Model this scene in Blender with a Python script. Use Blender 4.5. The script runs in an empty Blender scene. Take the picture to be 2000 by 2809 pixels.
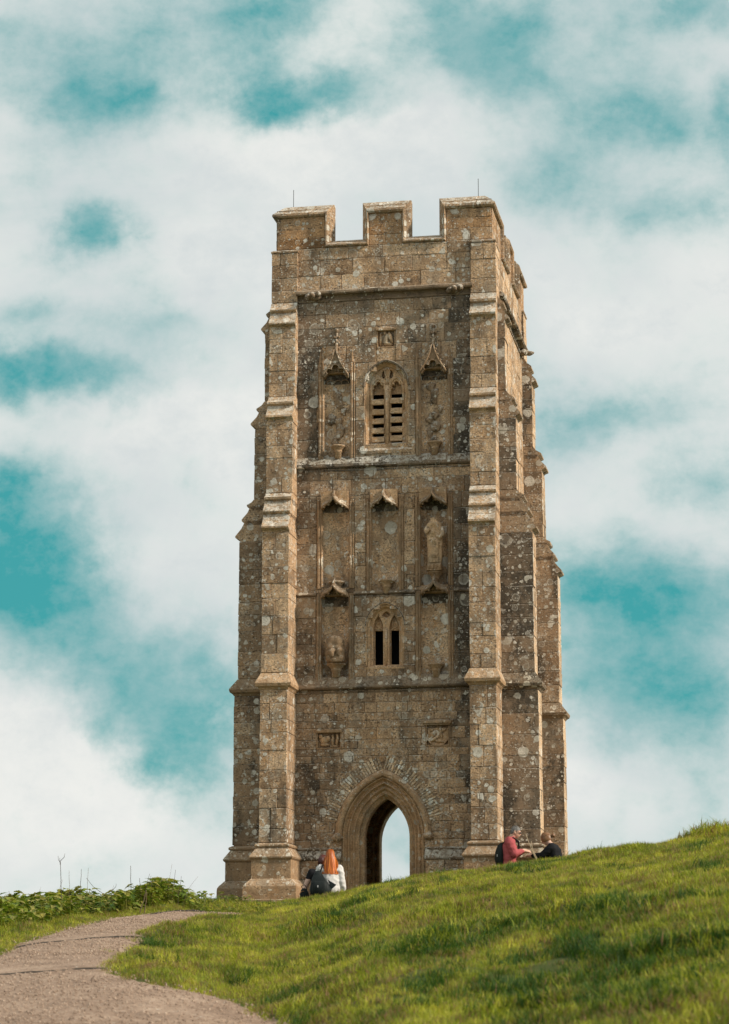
import bpy, bmesh, math, random
import numpy as np
from mathutils import Vector, Matrix, noise as mnoise
R = math.radians
random.seed(7); rng = np.random.default_rng(7)
scene = bpy.context.scene
COL = scene.collection

# ------------------------------------------------------------------ camera, sky, sun, exposure
PITCH = 11.615
cam_d = bpy.data.cameras.new('camera'); cam = bpy.data.objects.new('camera', cam_d); COL.objects.link(cam)
cam.location = (0, 0, 0); cam.rotation_euler = (R(90+PITCH), 0, 0)
cam_d.sensor_fit = 'VERTICAL'; cam_d.sensor_height = 36; cam_d.lens = 6400/2809*36
cam_d.clip_start = .5; cam_d.clip_end = 3000
cam_d.dof.use_dof = True; cam_d.dof.focus_distance = 45; cam_d.dof.aperture_fstop = 3.6
scene.camera = cam
scene.render.resolution_x = 729; scene.render.resolution_y = 1024
SUN_DIR = Vector((.80, -.30, .50)).normalized()
SUN_EL = math.asin(SUN_DIR.z); SUN_AZ = math.atan2(SUN_DIR.x, SUN_DIR.y)
sun_d = bpy.data.lights.new('sun', 'SUN'); sun_d.energy = 4.3; sun_d.angle = R(5); sun_d.color = (1, .90, .76)
sun = bpy.data.objects.new('sun', sun_d); COL.objects.link(sun)
sun.rotation_euler = (-SUN_DIR).to_track_quat('-Z', 'Y').to_euler()
vs = scene.view_settings
vs.view_transform = 'Standard'; vs.look = 'None'; vs.gamma = 1; vs.use_curve_mapping = False; vs.exposure = 0.1

class NT:
    """small node builder"""
    def __init__(s, tree): s.t = tree; s.n = tree.nodes; s.l = tree.links
    def new(s, typ, **kw):
        nd = s.n.new(typ)
        for k, v in kw.items(): setattr(nd, k, v)
        return nd
    def put(s, sock, v):
        if hasattr(v, 'is_linked') or isinstance(v, bpy.types.NodeSocket): s.l.new(v, sock)
        else:
            if isinstance(v, (tuple, list)) and len(v) == 3 and sock.type == 'RGBA': v = (*v, 1)
            sock.default_value = v
    def math(s, op, a, b=None, c=None, clamp=False):
        nd = s.new('ShaderNodeMath', operation=op, use_clamp=clamp)
        for i, x in enumerate((a, b, c)):
            if x is not None: s.put(nd.inputs[i], x)
        return nd.outputs[0]
    def vec(s, op, a, b=None, c=None, scale=None):
        nd = s.new('ShaderNodeVectorMath', operation=op)
        for i, x in enumerate((a, b, c)):
            if x is not None: s.put(nd.inputs[i], x)
        if scale is not None: s.put(nd.inputs['Scale'], scale)
        return nd.outputs['Value'] if op in ('DOT_PRODUCT', 'LENGTH') else nd.outputs[0]
    def noise(s, vec, scale, detail=4, rough=.55, col=False, dist=0):
        nd = s.new('ShaderNodeTexNoise'); s.put(nd.inputs['Vector'], vec)
        nd.inputs['Scale'].default_value = scale; nd.inputs['Detail'].default_value = detail
        nd.inputs['Roughness'].default_value = rough; nd.inputs['Distortion'].default_value = dist
        return nd.outputs['Color'] if col else nd.outputs[0]
    def voro(s, vec, scale, feature='F1'):
        nd = s.new('ShaderNodeTexVoronoi', feature=feature); s.put(nd.inputs['Vector'], vec)
        nd.inputs['Scale'].default_value = scale
        return nd.outputs['Distance'], nd.outputs['Color']
    def smooth(s, x, a, b, lo=0., hi=1.):
        nd = s.new('ShaderNodeMapRange', interpolation_type='SMOOTHSTEP')
        for i, v in enumerate((x, a, b, lo, hi)): s.put(nd.inputs[i], v)
        return nd.outputs[0]
    def mix(s, f, a, b, mode='MIX'):
        nd = s.new('ShaderNodeMix', data_type='RGBA', blend_type=mode)
        s.put(nd.inputs[0], f); s.put(nd.inputs[6], a); s.put(nd.inputs[7], b)
        return nd.outputs[2]
    def ramp(s, x, stops):
        nd = s.new('ShaderNodeValToRGB'); s.put(nd.inputs[0], x)
        e = nd.color_ramp.elements
        while len(e) > 1: e.remove(e[-1])
        e[0].position = stops[0][0]; e[0].color = (*stops[0][1], 1)
        for p, c in stops[1:]:
            q = e.new(p); q.color = (*c, 1)
        return nd.outputs[0]
    def sep(s, v):
        nd = s.new('ShaderNodeSeparateXYZ'); s.put(nd.inputs[0], v); return nd.outputs
    def comb(s, x, y, z):
        nd = s.new('ShaderNodeCombineXYZ')
        for i, v in enumerate((x, y, z)): s.put(nd.inputs[i], v)
        return nd.outputs[0]
    def attr(s, name, vec=False):
        nd = s.new('ShaderNodeAttribute', attribute_name=name); return nd.outputs['Vector' if vec else 'Fac']

world = bpy.data.worlds.new('World'); scene.world = world; world.use_nodes = True
def build_world():
    world.node_tree.nodes.clear(); N = NT(world.node_tree)
    d = N.new('ShaderNodeTexCoord').outputs['Generated']
    sky = N.new('ShaderNodeTexSky', sky_type='NISHITA', sun_disc=False)
    sky.sun_elevation = SUN_EL; sky.sun_rotation = SUN_AZ; sky.air_density = 1.0; sky.dust_density = 1.2
    x, y, z = N.sep(d)
    yy = N.math('MAXIMUM', y, .08)
    uv = N.comb(N.math('DIVIDE', x, yy), N.math('DIVIDE', z, yy), 0)
    w1 = N.vec('SUBTRACT', N.noise(d, 9, 5, .58, col=True), (.5, .5, .5))
    w2 = N.vec('SUBTRACT', N.noise(d, 34, 7, .66, col=True), (.5, .5, .5))
    uvw = N.vec('ADD', uv, N.vec('ADD', N.vec('MULTIPLY', w1, (.075, .05, 0)), N.vec('MULTIPLY', w2, (.042, .026, 0))))
    # openings in the cloud, as azimuth / elevation tangents (u, v, half widths, strength)
    holes = HOLES
    acc = None
    for (u, v, ru, rv, st) in holes:
        q = N.vec('MULTIPLY_ADD', uvw, (1/ru, 1/rv, 0), (-u/ru, -v/rv, 0))
        e = N.math('EXPONENT', N.math('MULTIPLY', N.vec('DOT_PRODUCT', q, q), -1.))
        acc = N.math('MULTIPLY', e, st) if acc is None else N.math('MULTIPLY_ADD', e, st, acc)
    # the same kind of broken cloud everywhere else
    streak = N.vec('MULTIPLY', d, (1, 1, 1.35))
    f1 = N.noise(streak, 5.5, 6, .58, dist=.6); f2 = N.noise(streak, 17, 8, .66, dist=.12); f3 = N.noise(streak, 58, 6, .70, dist=.1)
    base = N.math('MULTIPLY', N.smooth(f1, .36, .72), .52)
    fine = N.math('SUBTRACT', N.math('MULTIPLY_ADD', f2, .9, N.math('MULTIPLY', f3, .25)), .575)
    t = N.math('ADD', N.math('ADD', N.math('MULTIPLY', acc, .90), N.math('MULTIPLY', base, .62)), N.math('MULTIPLY_ADD', fine, 1.15, .0))
    t = N.math('SUBTRACT', 1., N.math('EXPONENT', N.math('MULTIPLY', N.math('MAXIMUM', t, 0), -1.15)))
    t = N.math('ADD', N.math('MULTIPLY', t, .62), N.math('MULTIPLY', N.smooth(t, .08, .70), .32))
    wisp = N.math('ADD', N.math('MULTIPLY', N.smooth(f2, .30, .70), .38), N.math('MULTIPLY', N.smooth(f3, .25, .75), .20))
    t = N.math('MULTIPLY', t, N.math('ADD', wisp, .80), clamp=True)
    blue = N.mix(.85, N.mix(1, sky.outputs[0], (.30, .75, .72), 'MULTIPLY'), (.58, 3.95, 4.1))
    shade = N.smooth(N.math('ADD', N.math('MULTIPLY', N.noise(d, 7, 5, .55), .6), N.math('MULTIPLY_ADD', f2, .55, N.math('MULTIPLY', f3, .25))), .50, .88)
    cloud = N.mix(shade, (6.7, 7.25, 7.3), (8.9, 8.95, 8.6))
    col = N.mix(t, cloud, blue)
    bg = N.new('ShaderNodeBackground'); N.put(bg.inputs[0], col); bg.inputs[1].default_value = .090
    out = N.new('ShaderNodeOutputWorld'); N.l.new(bg.outputs[0], out.inputs[0])
HOLES = []
def _holes():
    raw = [(660,215,90,42,.85),(570,200,70,85,.5),(500,40,110,55,.5),(650,20,90,40,.5),(1045,130,105,62,.9),(980,40,90,55,.5),
           (1170,40,70,50,.35),(1130,190,80,60,.4),(1560,20,90,45,.7),(1615,250,45,80,.7),(1400,275,120,60,.42),(1270,400,120,55,.3),
           (1480,470,120,45,.32),(140,540,70,46,.9),(190,230,80,60,.48),(300,210,60,45,.36),(70,855,150,42,.9),(230,880,150,50,.5),
           (330,770,120,36,.36),(60,720,130,36,.3),(70,1210,165,115,1.0),(120,1370,150,110,.9),(330,1560,140,130,1.1),(400,1660,95,80,.7),
           (20,1110,100,45,.6),(450,1470,90,110,.36),(1440,1330,190,80,.85),(1570,1285,150,60,.5),(1500,1490,170,95,.85),(1345,1560,90,100,.65),
           (1600,1560,80,80,.5),(1290,960,55,65,.5),(1400,920,100,45,.3),(1560,1060,80,50,.3),(810,245,100,55,.4),(60,90,120,90,.22),(870,1830,60,60,.25),(560,110,280,140,.22),(1150,120,280,150,.24),(1450,320,240,190,.24),(190,200,170,150,.10),(1480,960,200,230,.16),
           (60,1640,170,110,-.5),(230,1790,170,70,-.3),(330,1230,90,100,-.25),(700,330,260,70,-.3),(430,560,200,90,-.3),(420,960,170,70,-.3),(1300,700,150,90,-.15),(1250,1750,180,70,-.3)]
    p = R(PITCH)
    for (a, b, ra, rb, st) in raw:
        u = (a*1.23153-1000)/6400; v = -(b*1.23153-1404.5)/6400
        den = math.cos(p)-v*math.sin(p)
        HOLES.append((round(u/den, 4), round((math.sin(p)+v*math.cos(p))/den, 4), ra*1.23/6400*1.22, rb*1.23/6400*1.22, st))
_holes(); build_world()

# ------------------------------------------------------------------ helpers
def tag(o, label=None, cat=None, group=None, kind=None):
    if label: o['label'] = label
    if cat: o['category'] = cat
    if group: o['group'] = group
    if kind: o['kind'] = kind
    return o
def empty(name, loc, rz=0):
    o = bpy.data.objects.new(name, None); COL.objects.link(o); o.location = loc; o.rotation_euler = (0, 0, rz)
    o.empty_display_size = .2
    return o
class MB:
    def __init__(s): s.v = []; s.f = []; s.tone = []; s.dark = []; s.cur = (.5, 0.)
    def add(s, vs_, fs):
        b = len(s.v); s.v += [tuple(p) for p in vs_]
        for f in fs: s.f.append(tuple(i+b for i in f)); s.tone.append(s.cur[0]); s.dark.append(s.cur[1])
    def set(s, tone=.5, dark=0.): s.cur = (tone, dark); return s
    def box(s, x0, x1, y0, y1, z0, z1, ch=0., jit=0., fr=None):
        vs_, fs = cbox(x0, x1, y0, y1, z0, z1, ch, jit)
        if fr: vs_ = [fr(*p) for p in vs_]
        s.add(vs_, fs)
    def grid(s, rows, closed=False):
        """rows: list of equally long point lists"""
        n = len(rows[0]); vs_ = [p for r in rows for p in r]; fs = []
        for i in range(len(rows)-1):
            for j in range(n if closed else n-1):
                k = (j+1) % n
                fs.append((i*n+j, i*n+k, (i+1)*n+k, (i+1)*n+j))
        s.add(vs_, fs)
    def loft(s, rows, caps=True):
        n = len(rows[0]); s.grid(rows, True)
        if caps:
            b = len(s.v)-n*len(rows)
            for idx in (list(range(n)), [(len(rows)-1)*n+j for j in range(n)]):
                s.f.append(tuple(b+i for i in idx)); s.tone.append(s.cur[0]); s.dark.append(s.cur[1])
    def tube(s, pts, rad, n=6, caps=True, squash=None):
        pts = [Vector(p) for p in pts]; rows = []
        if not hasattr(rad, '__len__'): rad = [rad]*len(pts)
        up = None
        for i, p in enumerate(pts):
            t = (pts[min(i+1, len(pts)-1)]-pts[max(i-1, 0)]).normalized()
            if up is None: up = t.orthogonal().normalized()
            up = (up-t*up.dot(t)); up = up.normalized() if up.length > 1e-6 else t.orthogonal().normalized()
            w = t.cross(up)
            rows.append([p+(up*math.cos(a)+w*math.sin(a))*rad[i] for a in [2*math.pi*k/n for k in range(n)]])
        s.loft(rows, caps)
    def ball(s, c, r, n=10, m=7, rot=None, wob=0, seed=0):
        c = Vector(c); r = r if hasattr(r, '__len__') else (r, r, r); rows = []
        for i in range(m+1):
            ph = math.pi*i/m; row = []
            for k in range(n):
                th = 2*math.pi*k/n
                p = Vector((r[0]*math.sin(ph)*math.cos(th), r[1]*math.sin(ph)*math.sin(th), r[2]*math.cos(ph)))
                if wob: p *= 1+wob*mnoise.noise(p*(1.2/max(r))+Vector((seed*3.1, seed, 0)))
                if rot: p = rot @ p
                row.append(c+p)
            rows.append(row)
        s.loft(rows, False)
    def lathe(s, c, prof, n=14, squash=(1, 1)):
        s.loft([[(c[0]+r*squash[0]*math.cos(2*math.pi*k/n), c[1]+r*squash[1]*math.sin(2*math.pi*k/n), c[2]+z) for k in range(n)] for (r, z) in prof])
    def build(s, name, mat, parent=None, smooth=False, off=None, recalc=True):
        me = bpy.data.meshes.new(name)
        v = s.v if off is None else [(a-off[0], b-off[1], c-off[2]) for a, b, c in s.v]
        me.from_pydata(v, [], s.f)
        if recalc:
            bm = bmesh.new(); bm.from_mesh(me)
            bmesh.ops.recalc_face_normals(bm, faces=bm.faces[:]); bm.to_mesh(me); bm.free()
        me.attributes.new('tone', 'FLOAT', 'FACE').data.foreach_set('value', s.tone)
        me.attributes.new('dark', 'FLOAT', 'FACE').data.foreach_set('value', s.dark)
        if smooth: me.shade_smooth()
        me.materials.append(mat)
        o = bpy.data.objects.new(name, me); COL.objects.link(o)
        if parent: o.parent = parent
        return o
_E = []
def cbox(x0, x1, y0, y1, z0, z1, ch=0., jit=0.):
    c = [(x0+x1)/2, (y0+y1)/2, (z0+z1)/2]; h = [(x1-x0)/2, (y1-y0)/2, (z1-z0)/2]
    if ch <= 0:
        vs_ = [(x, y, z) for x in (x0, x1) for y in (y0, y1) for z in (z0, z1)]
        return vs_, [(0, 1, 3, 2), (4, 6, 7, 5), (0, 4, 5, 1), (2, 3, 7, 6), (0, 2, 6, 4), (1, 5, 7, 3)]
    ch = min(ch, *(k*.45 for k in h))
    vs_ = []; idx = {}
    for sx in (-1, 1):
        for sy in (-1, 1):
            for sz in (-1, 1):
                sg = (sx, sy, sz); j = [random.uniform(-jit, jit) for _ in range(3)] if jit else (0, 0, 0)
                for a in range(3):
                    p = [c[k]+sg[k]*(h[k]-(0 if k == a else ch))+j[k] for k in range(3)]
                    idx[sg, a] = len(vs_); vs_.append(tuple(p))
    fs = []
    for a in range(3):
        b, d = (a+1) % 3, (a+2) % 3
        for s_ in (-1, 1):
            q = []
            for (sb, sd) in ((-1, -1), (1, -1), (1, 1), (-1, 1)):
                g = [0]*3; g[a] = s_; g[b] = sb; g[d] = sd; q.append(idx[tuple(g), a])
            fs.append(tuple(q))
        for sb in (-1, 1):
            for sd in (-1, 1):
                g0 = [0]*3; g1 = [0]*3
                g0[a] = -1; g1[a] = 1
                for g in (g0, g1): g[b] = sb; g[d] = sd
                fs.append((idx[tuple(g0), b], idx[tuple(g1), b], idx[tuple(g1), d], idx[tuple(g0), d]))
    for sx in (-1, 1):
        for sy in (-1, 1):
            for sz in (-1, 1): fs.append(tuple(idx[(sx, sy, sz), a] for a in range(3)))
    return vs_, fs
def panel(outlines, y0, y1, bevel=0., fr=None):
    """flat shape with holes in the x-z plane, from y0 to y1 -> MB"""
    cu = bpy.data.curves.new('panel', 'CURVE'); cu.dimensions = '2D'; cu.fill_mode = 'BOTH'
    cu.extrude = (y1-y0)/2-bevel; cu.bevel_depth = bevel; cu.bevel_resolution = 1; cu.offset = -bevel
    for ol in outlines:
        sp = cu.splines.new('POLY'); sp.points.add(len(ol)-1); sp.use_cyclic_u = True
        for p, (x, z) in zip(sp.points, ol): p.co = (x, z, 0, 1)
    o = bpy.data.objects.new('panel', cu); COL.objects.link(o)
    bpy.context.view_layer.update()
    me = o.evaluated_get(bpy.context.evaluated_depsgraph_get()).to_mesh()
    vs_ = [(v.co.x, (y0+y1)/2-v.co.z, v.co.y) for v in me.vertices]; fs = [tuple(p.vertices) for p in me.polygons]
    bpy.data.objects.remove(o); bpy.data.curves.remove(cu)
    m = MB(); m.add([fr(*p) for p in vs_] if fr else vs_, fs)
    return m
def rect(x0, x1, z0, z1): return [(x0, z0), (x1, z0), (x1, z1), (x0, z1)]
def arch_pts(cx, zs, a, rise, zb, dr=0., n=14):
    """two-centred arch line from the left foot over the apex to the right foot"""
    Rr = (a*a+rise*rise)/(2*a); R2 = Rr+dr
    ph = math.acos(max(-1, min(1, (Rr-a)/R2)))
    rt = [(cx+a-Rr+R2*math.cos(ph*k/n), zs+R2*math.sin(ph*k/n)) for k in range(n+1)]
    lf = [(2*cx-x, z) for x, z in rt]
    lo = [(cx-a-dr, zb)] if zb is not None else []
    ro = [(cx+a+dr, zb)] if zb is not None else []
    return lo+lf+rt[::-1][1:]+ro
def arch_sweep(mb, cx, zs, a, rise, zb, prof, n=14):
    mb.grid([[(x, y, z) for x, z in arch_pts(cx, zs, a, rise, zb, dr, n)] for dr, y in prof])
def evaluated(o, name, mat, parent=None, smooth=True):
    bpy.context.view_layer.update()
    me = bpy.data.meshes.new_from_object(o.evaluated_get(bpy.context.evaluated_depsgraph_get()))
    me.materials.clear(); me.materials.append(mat)
    if smooth: me.shade_smooth()
    n = bpy.data.objects.new(name, me); COL.objects.link(n)
    if parent: n.parent = parent
    bpy.data.objects.remove(o)
    return n

# ------------------------------------------------------------------ materials
def material(name):
    m = bpy.data.materials.new(name); m.use_nodes = True; m.node_tree.nodes.clear()
    N = NT(m.node_tree); out = N.new('ShaderNodeOutputMaterial')
    b = N.new('ShaderNodeBsdfPrincipled'); N.l.new(b.outputs[0], out.inputs[0])
    b.inputs['Specular IOR Level'].default_value = .2
    return m, N, b, out
def stone_material(name, tint=(1, 1, 1), lichen=1., dirt=1., warm=0., speck=1.):
    m, N, b, out = material(name)
    geo = N.new('ShaderNodeNewGeometry'); P = geo.outputs['Position']; nz = N.sep(geo.outputs['Normal'])[2]
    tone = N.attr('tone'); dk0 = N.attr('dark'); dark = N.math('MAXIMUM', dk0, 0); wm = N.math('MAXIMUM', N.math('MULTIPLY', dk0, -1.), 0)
    n_big = N.noise(P, .9, 5, .6); n_med = N.noise(P, 4.5, 6, .62); n_fine = N.noise(P, 34, 5, .68); n_grit = N.noise(P, 95, 3, .6)
    tv = N.math('MULTIPLY_ADD', N.math('SUBTRACT', n_med, .5), 1.5, tone)
    col = N.ramp(tv, [(0, (.150, .094, .056)), (.3, (.338, .217, .127)), (.6, (.528, .352, .214)), (1, (.69, .495, .32))])
    col = N.mix(N.smooth(N.noise(P, 2.6, 5, .6), .48, .72, 0, .75), col, (.33, .262, .192))
    col = N.mix(N.smooth(N.noise(N.vec('ADD', P, (9, 3, 5)), 3.2, 5, .62), .56, .74, 0, .55+warm), col, (.45, .235, .095))
    col = N.mix(N.math('MULTIPLY', wm, N.smooth(n_med, .3, .6, .45, .95)), col, (.36, .175, .062))
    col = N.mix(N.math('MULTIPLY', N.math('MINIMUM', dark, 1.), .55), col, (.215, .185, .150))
    # weathered skin: speckle and pits
    col = N.mix(speck, col, N.ramp(n_fine, [(.30, (.36, .33, .30)), (.5, (1.02, 1.02, 1.02)), (.67, (1.7, 1.66, 1.56))]), 'MULTIPLY')
    pits = N.math('MULTIPLY', N.smooth(N.noise(N.vec('MULTIPLY', P, (1, 1, 1.8)), 20, 3, .62), .575, .64), N.smooth(n_med, .38, .55))
    col = N.mix(N.math('MULTIPLY', pits, .8*speck), col, (.045, .034, .024))
    # black algae in broad vertical drifts; the dark attribute adds stain and painted shade
    drift = N.noise(N.vec('MULTIPLY', P, (1.5, 1.5, .65)), 1.25, 7, .68)
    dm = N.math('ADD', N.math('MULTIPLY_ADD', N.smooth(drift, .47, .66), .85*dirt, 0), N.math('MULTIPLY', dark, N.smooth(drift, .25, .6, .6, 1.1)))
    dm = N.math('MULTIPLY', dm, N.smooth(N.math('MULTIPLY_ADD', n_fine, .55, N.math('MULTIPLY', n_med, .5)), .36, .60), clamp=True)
    soot_shade = N.smooth(dark, 1.0, 1.5)  # hood undersides fully blackened: soot and painted shade together
    dm = N.math('MAXIMUM', dm, soot_shade)
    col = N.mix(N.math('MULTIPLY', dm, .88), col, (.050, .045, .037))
    # crusts of lichen: round, of all sizes
    wob = N.vec('SUBTRACT', N.noise(P, 13, 4, .65, col=True), (.5, .5, .5))
    rot = N.new('ShaderNodeVectorRotate', rotation_type='Z_AXIS'); N.put(rot.inputs['Vector'], N.vec('MULTIPLY_ADD', wob, (.07, .07, .07), P)); rot.inputs['Angle'].default_value = R(10.3)
    rotn = N.new('ShaderNodeVectorRotate', rotation_type='Z_AXIS'); N.put(rotn.inputs['Vector'], geo.outputs['True Normal']); rotn.inputs['Angle'].default_value = R(10.3)
    px, py, pz = N.sep(rot.outputs[0]); tnx, tny, tnz = N.sep(N.vec('ABSOLUTE', rotn.outputs[0]))
    sidew = N.math('GREATER_THAN', tnx, tny); flat = N.math('GREATER_THAN', tnz, .8)
    hx = N.math('MULTIPLY_ADD', sidew, N.math('ADD', N.math('SUBTRACT', py, px), 37.3), px)
    hz = N.math('MULTIPLY_ADD', flat, N.math('SUBTRACT', py, pz), pz)
    P2 = N.comb(hx, hz, 0)
    up = N.smooth(nz, .12, .45)
    mask = None
    for (sc, keep, r0, r1, stg, off) in ((2.6, .66, .14, .38, .95, 0), (5.0, .62, .14, .40, 1., 3), (9.5, .60, .12, .42, 1., 7), (21, .66, .14, .44, .9, 11)):
        nd = N.new('ShaderNodeTexVoronoi', feature='F1', voronoi_dimensions='2D'); N.put(nd.inputs['Vector'], N.vec('ADD', P2, (off, off*.7, 0))); nd.inputs['Scale'].default_value = sc
        dist, c = nd.outputs['Distance'], nd.outputs['Color']
        cr, cg, cb = N.sep(c)
        patch = N.math('SUBTRACT', N.noise(N.vec('ADD', P, (sc, 0, 2*sc)), .9, 5, .65), .5)
        present = N.math('GREATER_THAN', N.math('ADD', N.math('ADD', cg, N.math('MULTIPLY', patch, 2.6)), N.math('MULTIPLY', up, .3)), 1-(1-keep)*lichen)
        rad = N.math('MULTIPLY_ADD', N.math('POWER', cr, 1.6), r1-r0, r0)
        inside = N.smooth(dist, rad, N.math('MULTIPLY', rad, .86))
        core = N.smooth(dist, N.math('MULTIPLY', rad, .84), N.math('MULTIPLY', rad, .66))
        hollow = N.math('MULTIPLY', core, N.smooth(cb, .75, .35))       # some are only a ring
        k = N.math('MULTIPLY', N.math('MULTIPLY', N.math('SUBTRACT', inside, N.math('MULTIPLY', hollow, .78)), present), N.math('MULTIPLY', N.math('MULTIPLY_ADD', cb, .55, .5), stg))
        mask = k if mask is None else N.math('MAXIMUM', mask, k)
    crust = N.math('MULTIPLY', N.smooth(N.noise(P, 15, 5, .72), .44, .56), N.math('MULTIPLY', up, .72*min(1, lichen)))
    mask = N.math('MAXIMUM', mask, crust)
    mask = N.math('MULTIPLY', mask, N.math('SUBTRACT', 1., soot_shade))
    mask = N.math('MULTIPLY', mask, N.smooth(n_fine, .32, .55, .62, 1))
    lc = N.mix(N.smooth(n_med, .35, .65), (.50, .46, .38), (.80, .75, .66))
    col = N.mix(N.math('MULTIPLY', mask, .95), col, lc)
    col = N.mix(1, col, tint, 'MULTIPLY')
    N.put(b.inputs['Base Color'], col); b.inputs['Roughness'].default_value = .92; b.inputs['Specular IOR Level'].default_value = .1
    h = N.math('ADD', N.math('MULTIPLY_ADD', n_fine, .5, N.math('MULTIPLY', n_med, .8)), N.math('MULTIPLY_ADD', mask, .22, N.math('MULTIPLY', n_grit, .12)))
    h = N.math('SUBTRACT', h, N.math('MULTIPLY', pits, .6))
    bp = N.new('ShaderNodeBump'); bp.inputs['Strength'].default_value = .8; bp.inputs['Distance'].default_value = .035
    N.put(bp.inputs['Height'], h); N.l.new(bp.outputs[0], b.inputs['Normal'])
    return m
M_STONE = stone_material('weathered_limestone', speck=.85)
M_MORTAR = stone_material('old_mortar', tint=(.98, .96, .92), lichen=.7)
M_CARVED = stone_material('carved_limestone', tint=(1.04, 1.0, .94), lichen=.28, dirt=.5, warm=.1, speck=.5)
M_RUBBLE = stone_material('grey_rubble', tint=(1.22, 1.30, 1.36), lichen=1.5, dirt=.5)
def plain(name, color, rough=.8, var=.25, scale=30, spec=.2, bump=0.):
    m, N, b, out = material(name)
    P = N.new('ShaderNodeTexCoord').outputs['Object']
    n = N.noise(P, scale, 4, .6)
    N.put(b.inputs['Base Color'], N.mix(n, tuple(c*(1-var) for c in color), tuple(c*(1+var) for c in color)))
    b.inputs['Roughness'].default_value = rough; b.inputs['Specular IOR Level'].default_value = spec
    if bump:
        bp = N.new('ShaderNodeBump'); bp.inputs['Strength'].default_value = bump; bp.inputs['Distance'].default_value = .01
        N.put(bp.inputs['Height'], N.noise(P, scale*.6, 3)); N.l.new(bp.outputs[0], b.inputs['Normal'])
    return m
M_ROD = plain('lightning_rod_steel', (.05, .05, .05), .5)
def leaf_material(name, c0, c1, c2, patch, dry=(.30, .21, .09), drya=0., trans=.35):
    m, N, b, out = material(name)
    geo = N.new('ShaderNodeNewGeometry'); P = geo.outputs['Position']
    oi = N.new('ShaderNodeObjectInfo').outputs['Random']
    rnd = geo.outputs['Random Per Island']
    nb = N.noise(P, patch, 5, .62); ns = N.noise(P, patch*5.5, 5, .68)
    v = N.math('ADD', N.math('MULTIPLY', nb, 1.25), N.math('ADD', N.math('MULTIPLY', ns, 1.0), N.math('ADD', N.math('MULTIPLY', rnd, .30), N.math('MULTIPLY', oi, .18))))
    col = N.ramp(N.math('SUBTRACT', v, .86), [(.18, c0), (.5, c1), (.85, c2)])
    if drya:
        dm = N.smooth(N.math('ADD', N.noise(N.vec('ADD', P, (4, 8, 0)), patch*2.6, 6, .68), N.math('MULTIPLY', N.math('SUBTRACT', rnd, .5), .35)), .50, .60)
        col = N.mix(N.math('MULTIPLY', dm, drya), col, dry)
    N.put(b.inputs['Base Color'], col); b.inputs['Roughness'].default_value = .55; b.inputs['Specular IOR Level'].default_value = .25
    tr = N.new('ShaderNodeBsdfTranslucent'); N.put(tr.inputs[0], N.mix(1, col, (1.15, 1.25, .7), 'MULTIPLY'))
    mx = N.new('ShaderNodeMixShader'); mx.inputs[0].default_value = trans
    N.l.new(b.outputs[0], mx.inputs[1]); N.l.new(tr.outputs[0], mx.inputs[2]); N.l.new(mx.outputs[0], out.inputs[0])
    return m
M_GRASS = leaf_material('turf_grass', (.062, .120, .011), (.335, .36, .036), (.72, .63, .09), 1.0, (.27, .155, .085), .95)
M_LEAF = leaf_material('bank_leaves', (.034, .075, .010), (.15, .21, .022), (.38, .38, .05), 1.5, (.33, .24, .09), .5, trans=.3)
def soil_material():
    m, N, b, out = material('grassy_soil')
    P = N.new('ShaderNodeNewGeometry').outputs['Position']
    n = N.noise(P, 1.2, 6, .65); n2 = N.noise(P, 30, 5, .7)
    col = N.ramp(N.math('MULTIPLY_ADD', n2, .5, N.math('MULTIPLY', n, .6)), [(.3, (.035, .045, .012)), (.55, (.075, .095, .02)), (.8, (.12, .10, .04))])
    N.put(b.inputs['Base Color'], col); b.inputs['Roughness'].default_value = .95
    return m
M_SOIL = soil_material()
def path_material():
    m, N, b, out = material('gravel_concrete')
    P = N.new('ShaderNodeNewGeometry').outputs['Position']
    n1 = N.noise(P, 1.6, 6, .68); n2 = N.noise(P, 19, 6, .78); n3 = N.noise(P, 90, 3, .6)
    col = N.ramp(N.math('MULTIPLY_ADD', n2, .65, N.math('MULTIPLY', n1, .4)), [(.36, (.12, .078, .052)), (.52, (.29, .198, .140)), (.68, (.50, .37, .275))])
    d, c = N.voro(P, 42)
    st = N.math('MULTIPLY', N.smooth(d, .42, .25), N.math('GREATER_THAN', N.sep(c)[0], .72))
    col = N.mix(N.math('MULTIPLY', st, .7), col, N.mix(N.sep(c)[1], (.10, .08, .065), (.52, .45, .38)))
    d2, c2 = N.voro(P, 9)
    col = N.mix(N.math('MULTIPLY', N.smooth(d2, .16, .1), N.math('GREATER_THAN', N.sep(c2)[0], .9)), col, (.62, .58, .5))
    N.put(b.inputs['Base Color'], col); b.inputs['Roughness'].default_value = .95
    h = N.math('ADD', N.math('MULTIPLY', n2, .7), N.math('MULTIPLY_ADD', st, .4, N.math('MULTIPLY', n3, .2)))
    bp = N.new('ShaderNodeBump'); bp.inputs['Strength'].default_value = .8; bp.inputs['Distance'].default_value = .02
    N.put(bp.inputs['Height'], h); N.l.new(bp.outputs[0], b.inputs['Normal'])
    return m
M_PATH = path_material()

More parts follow.
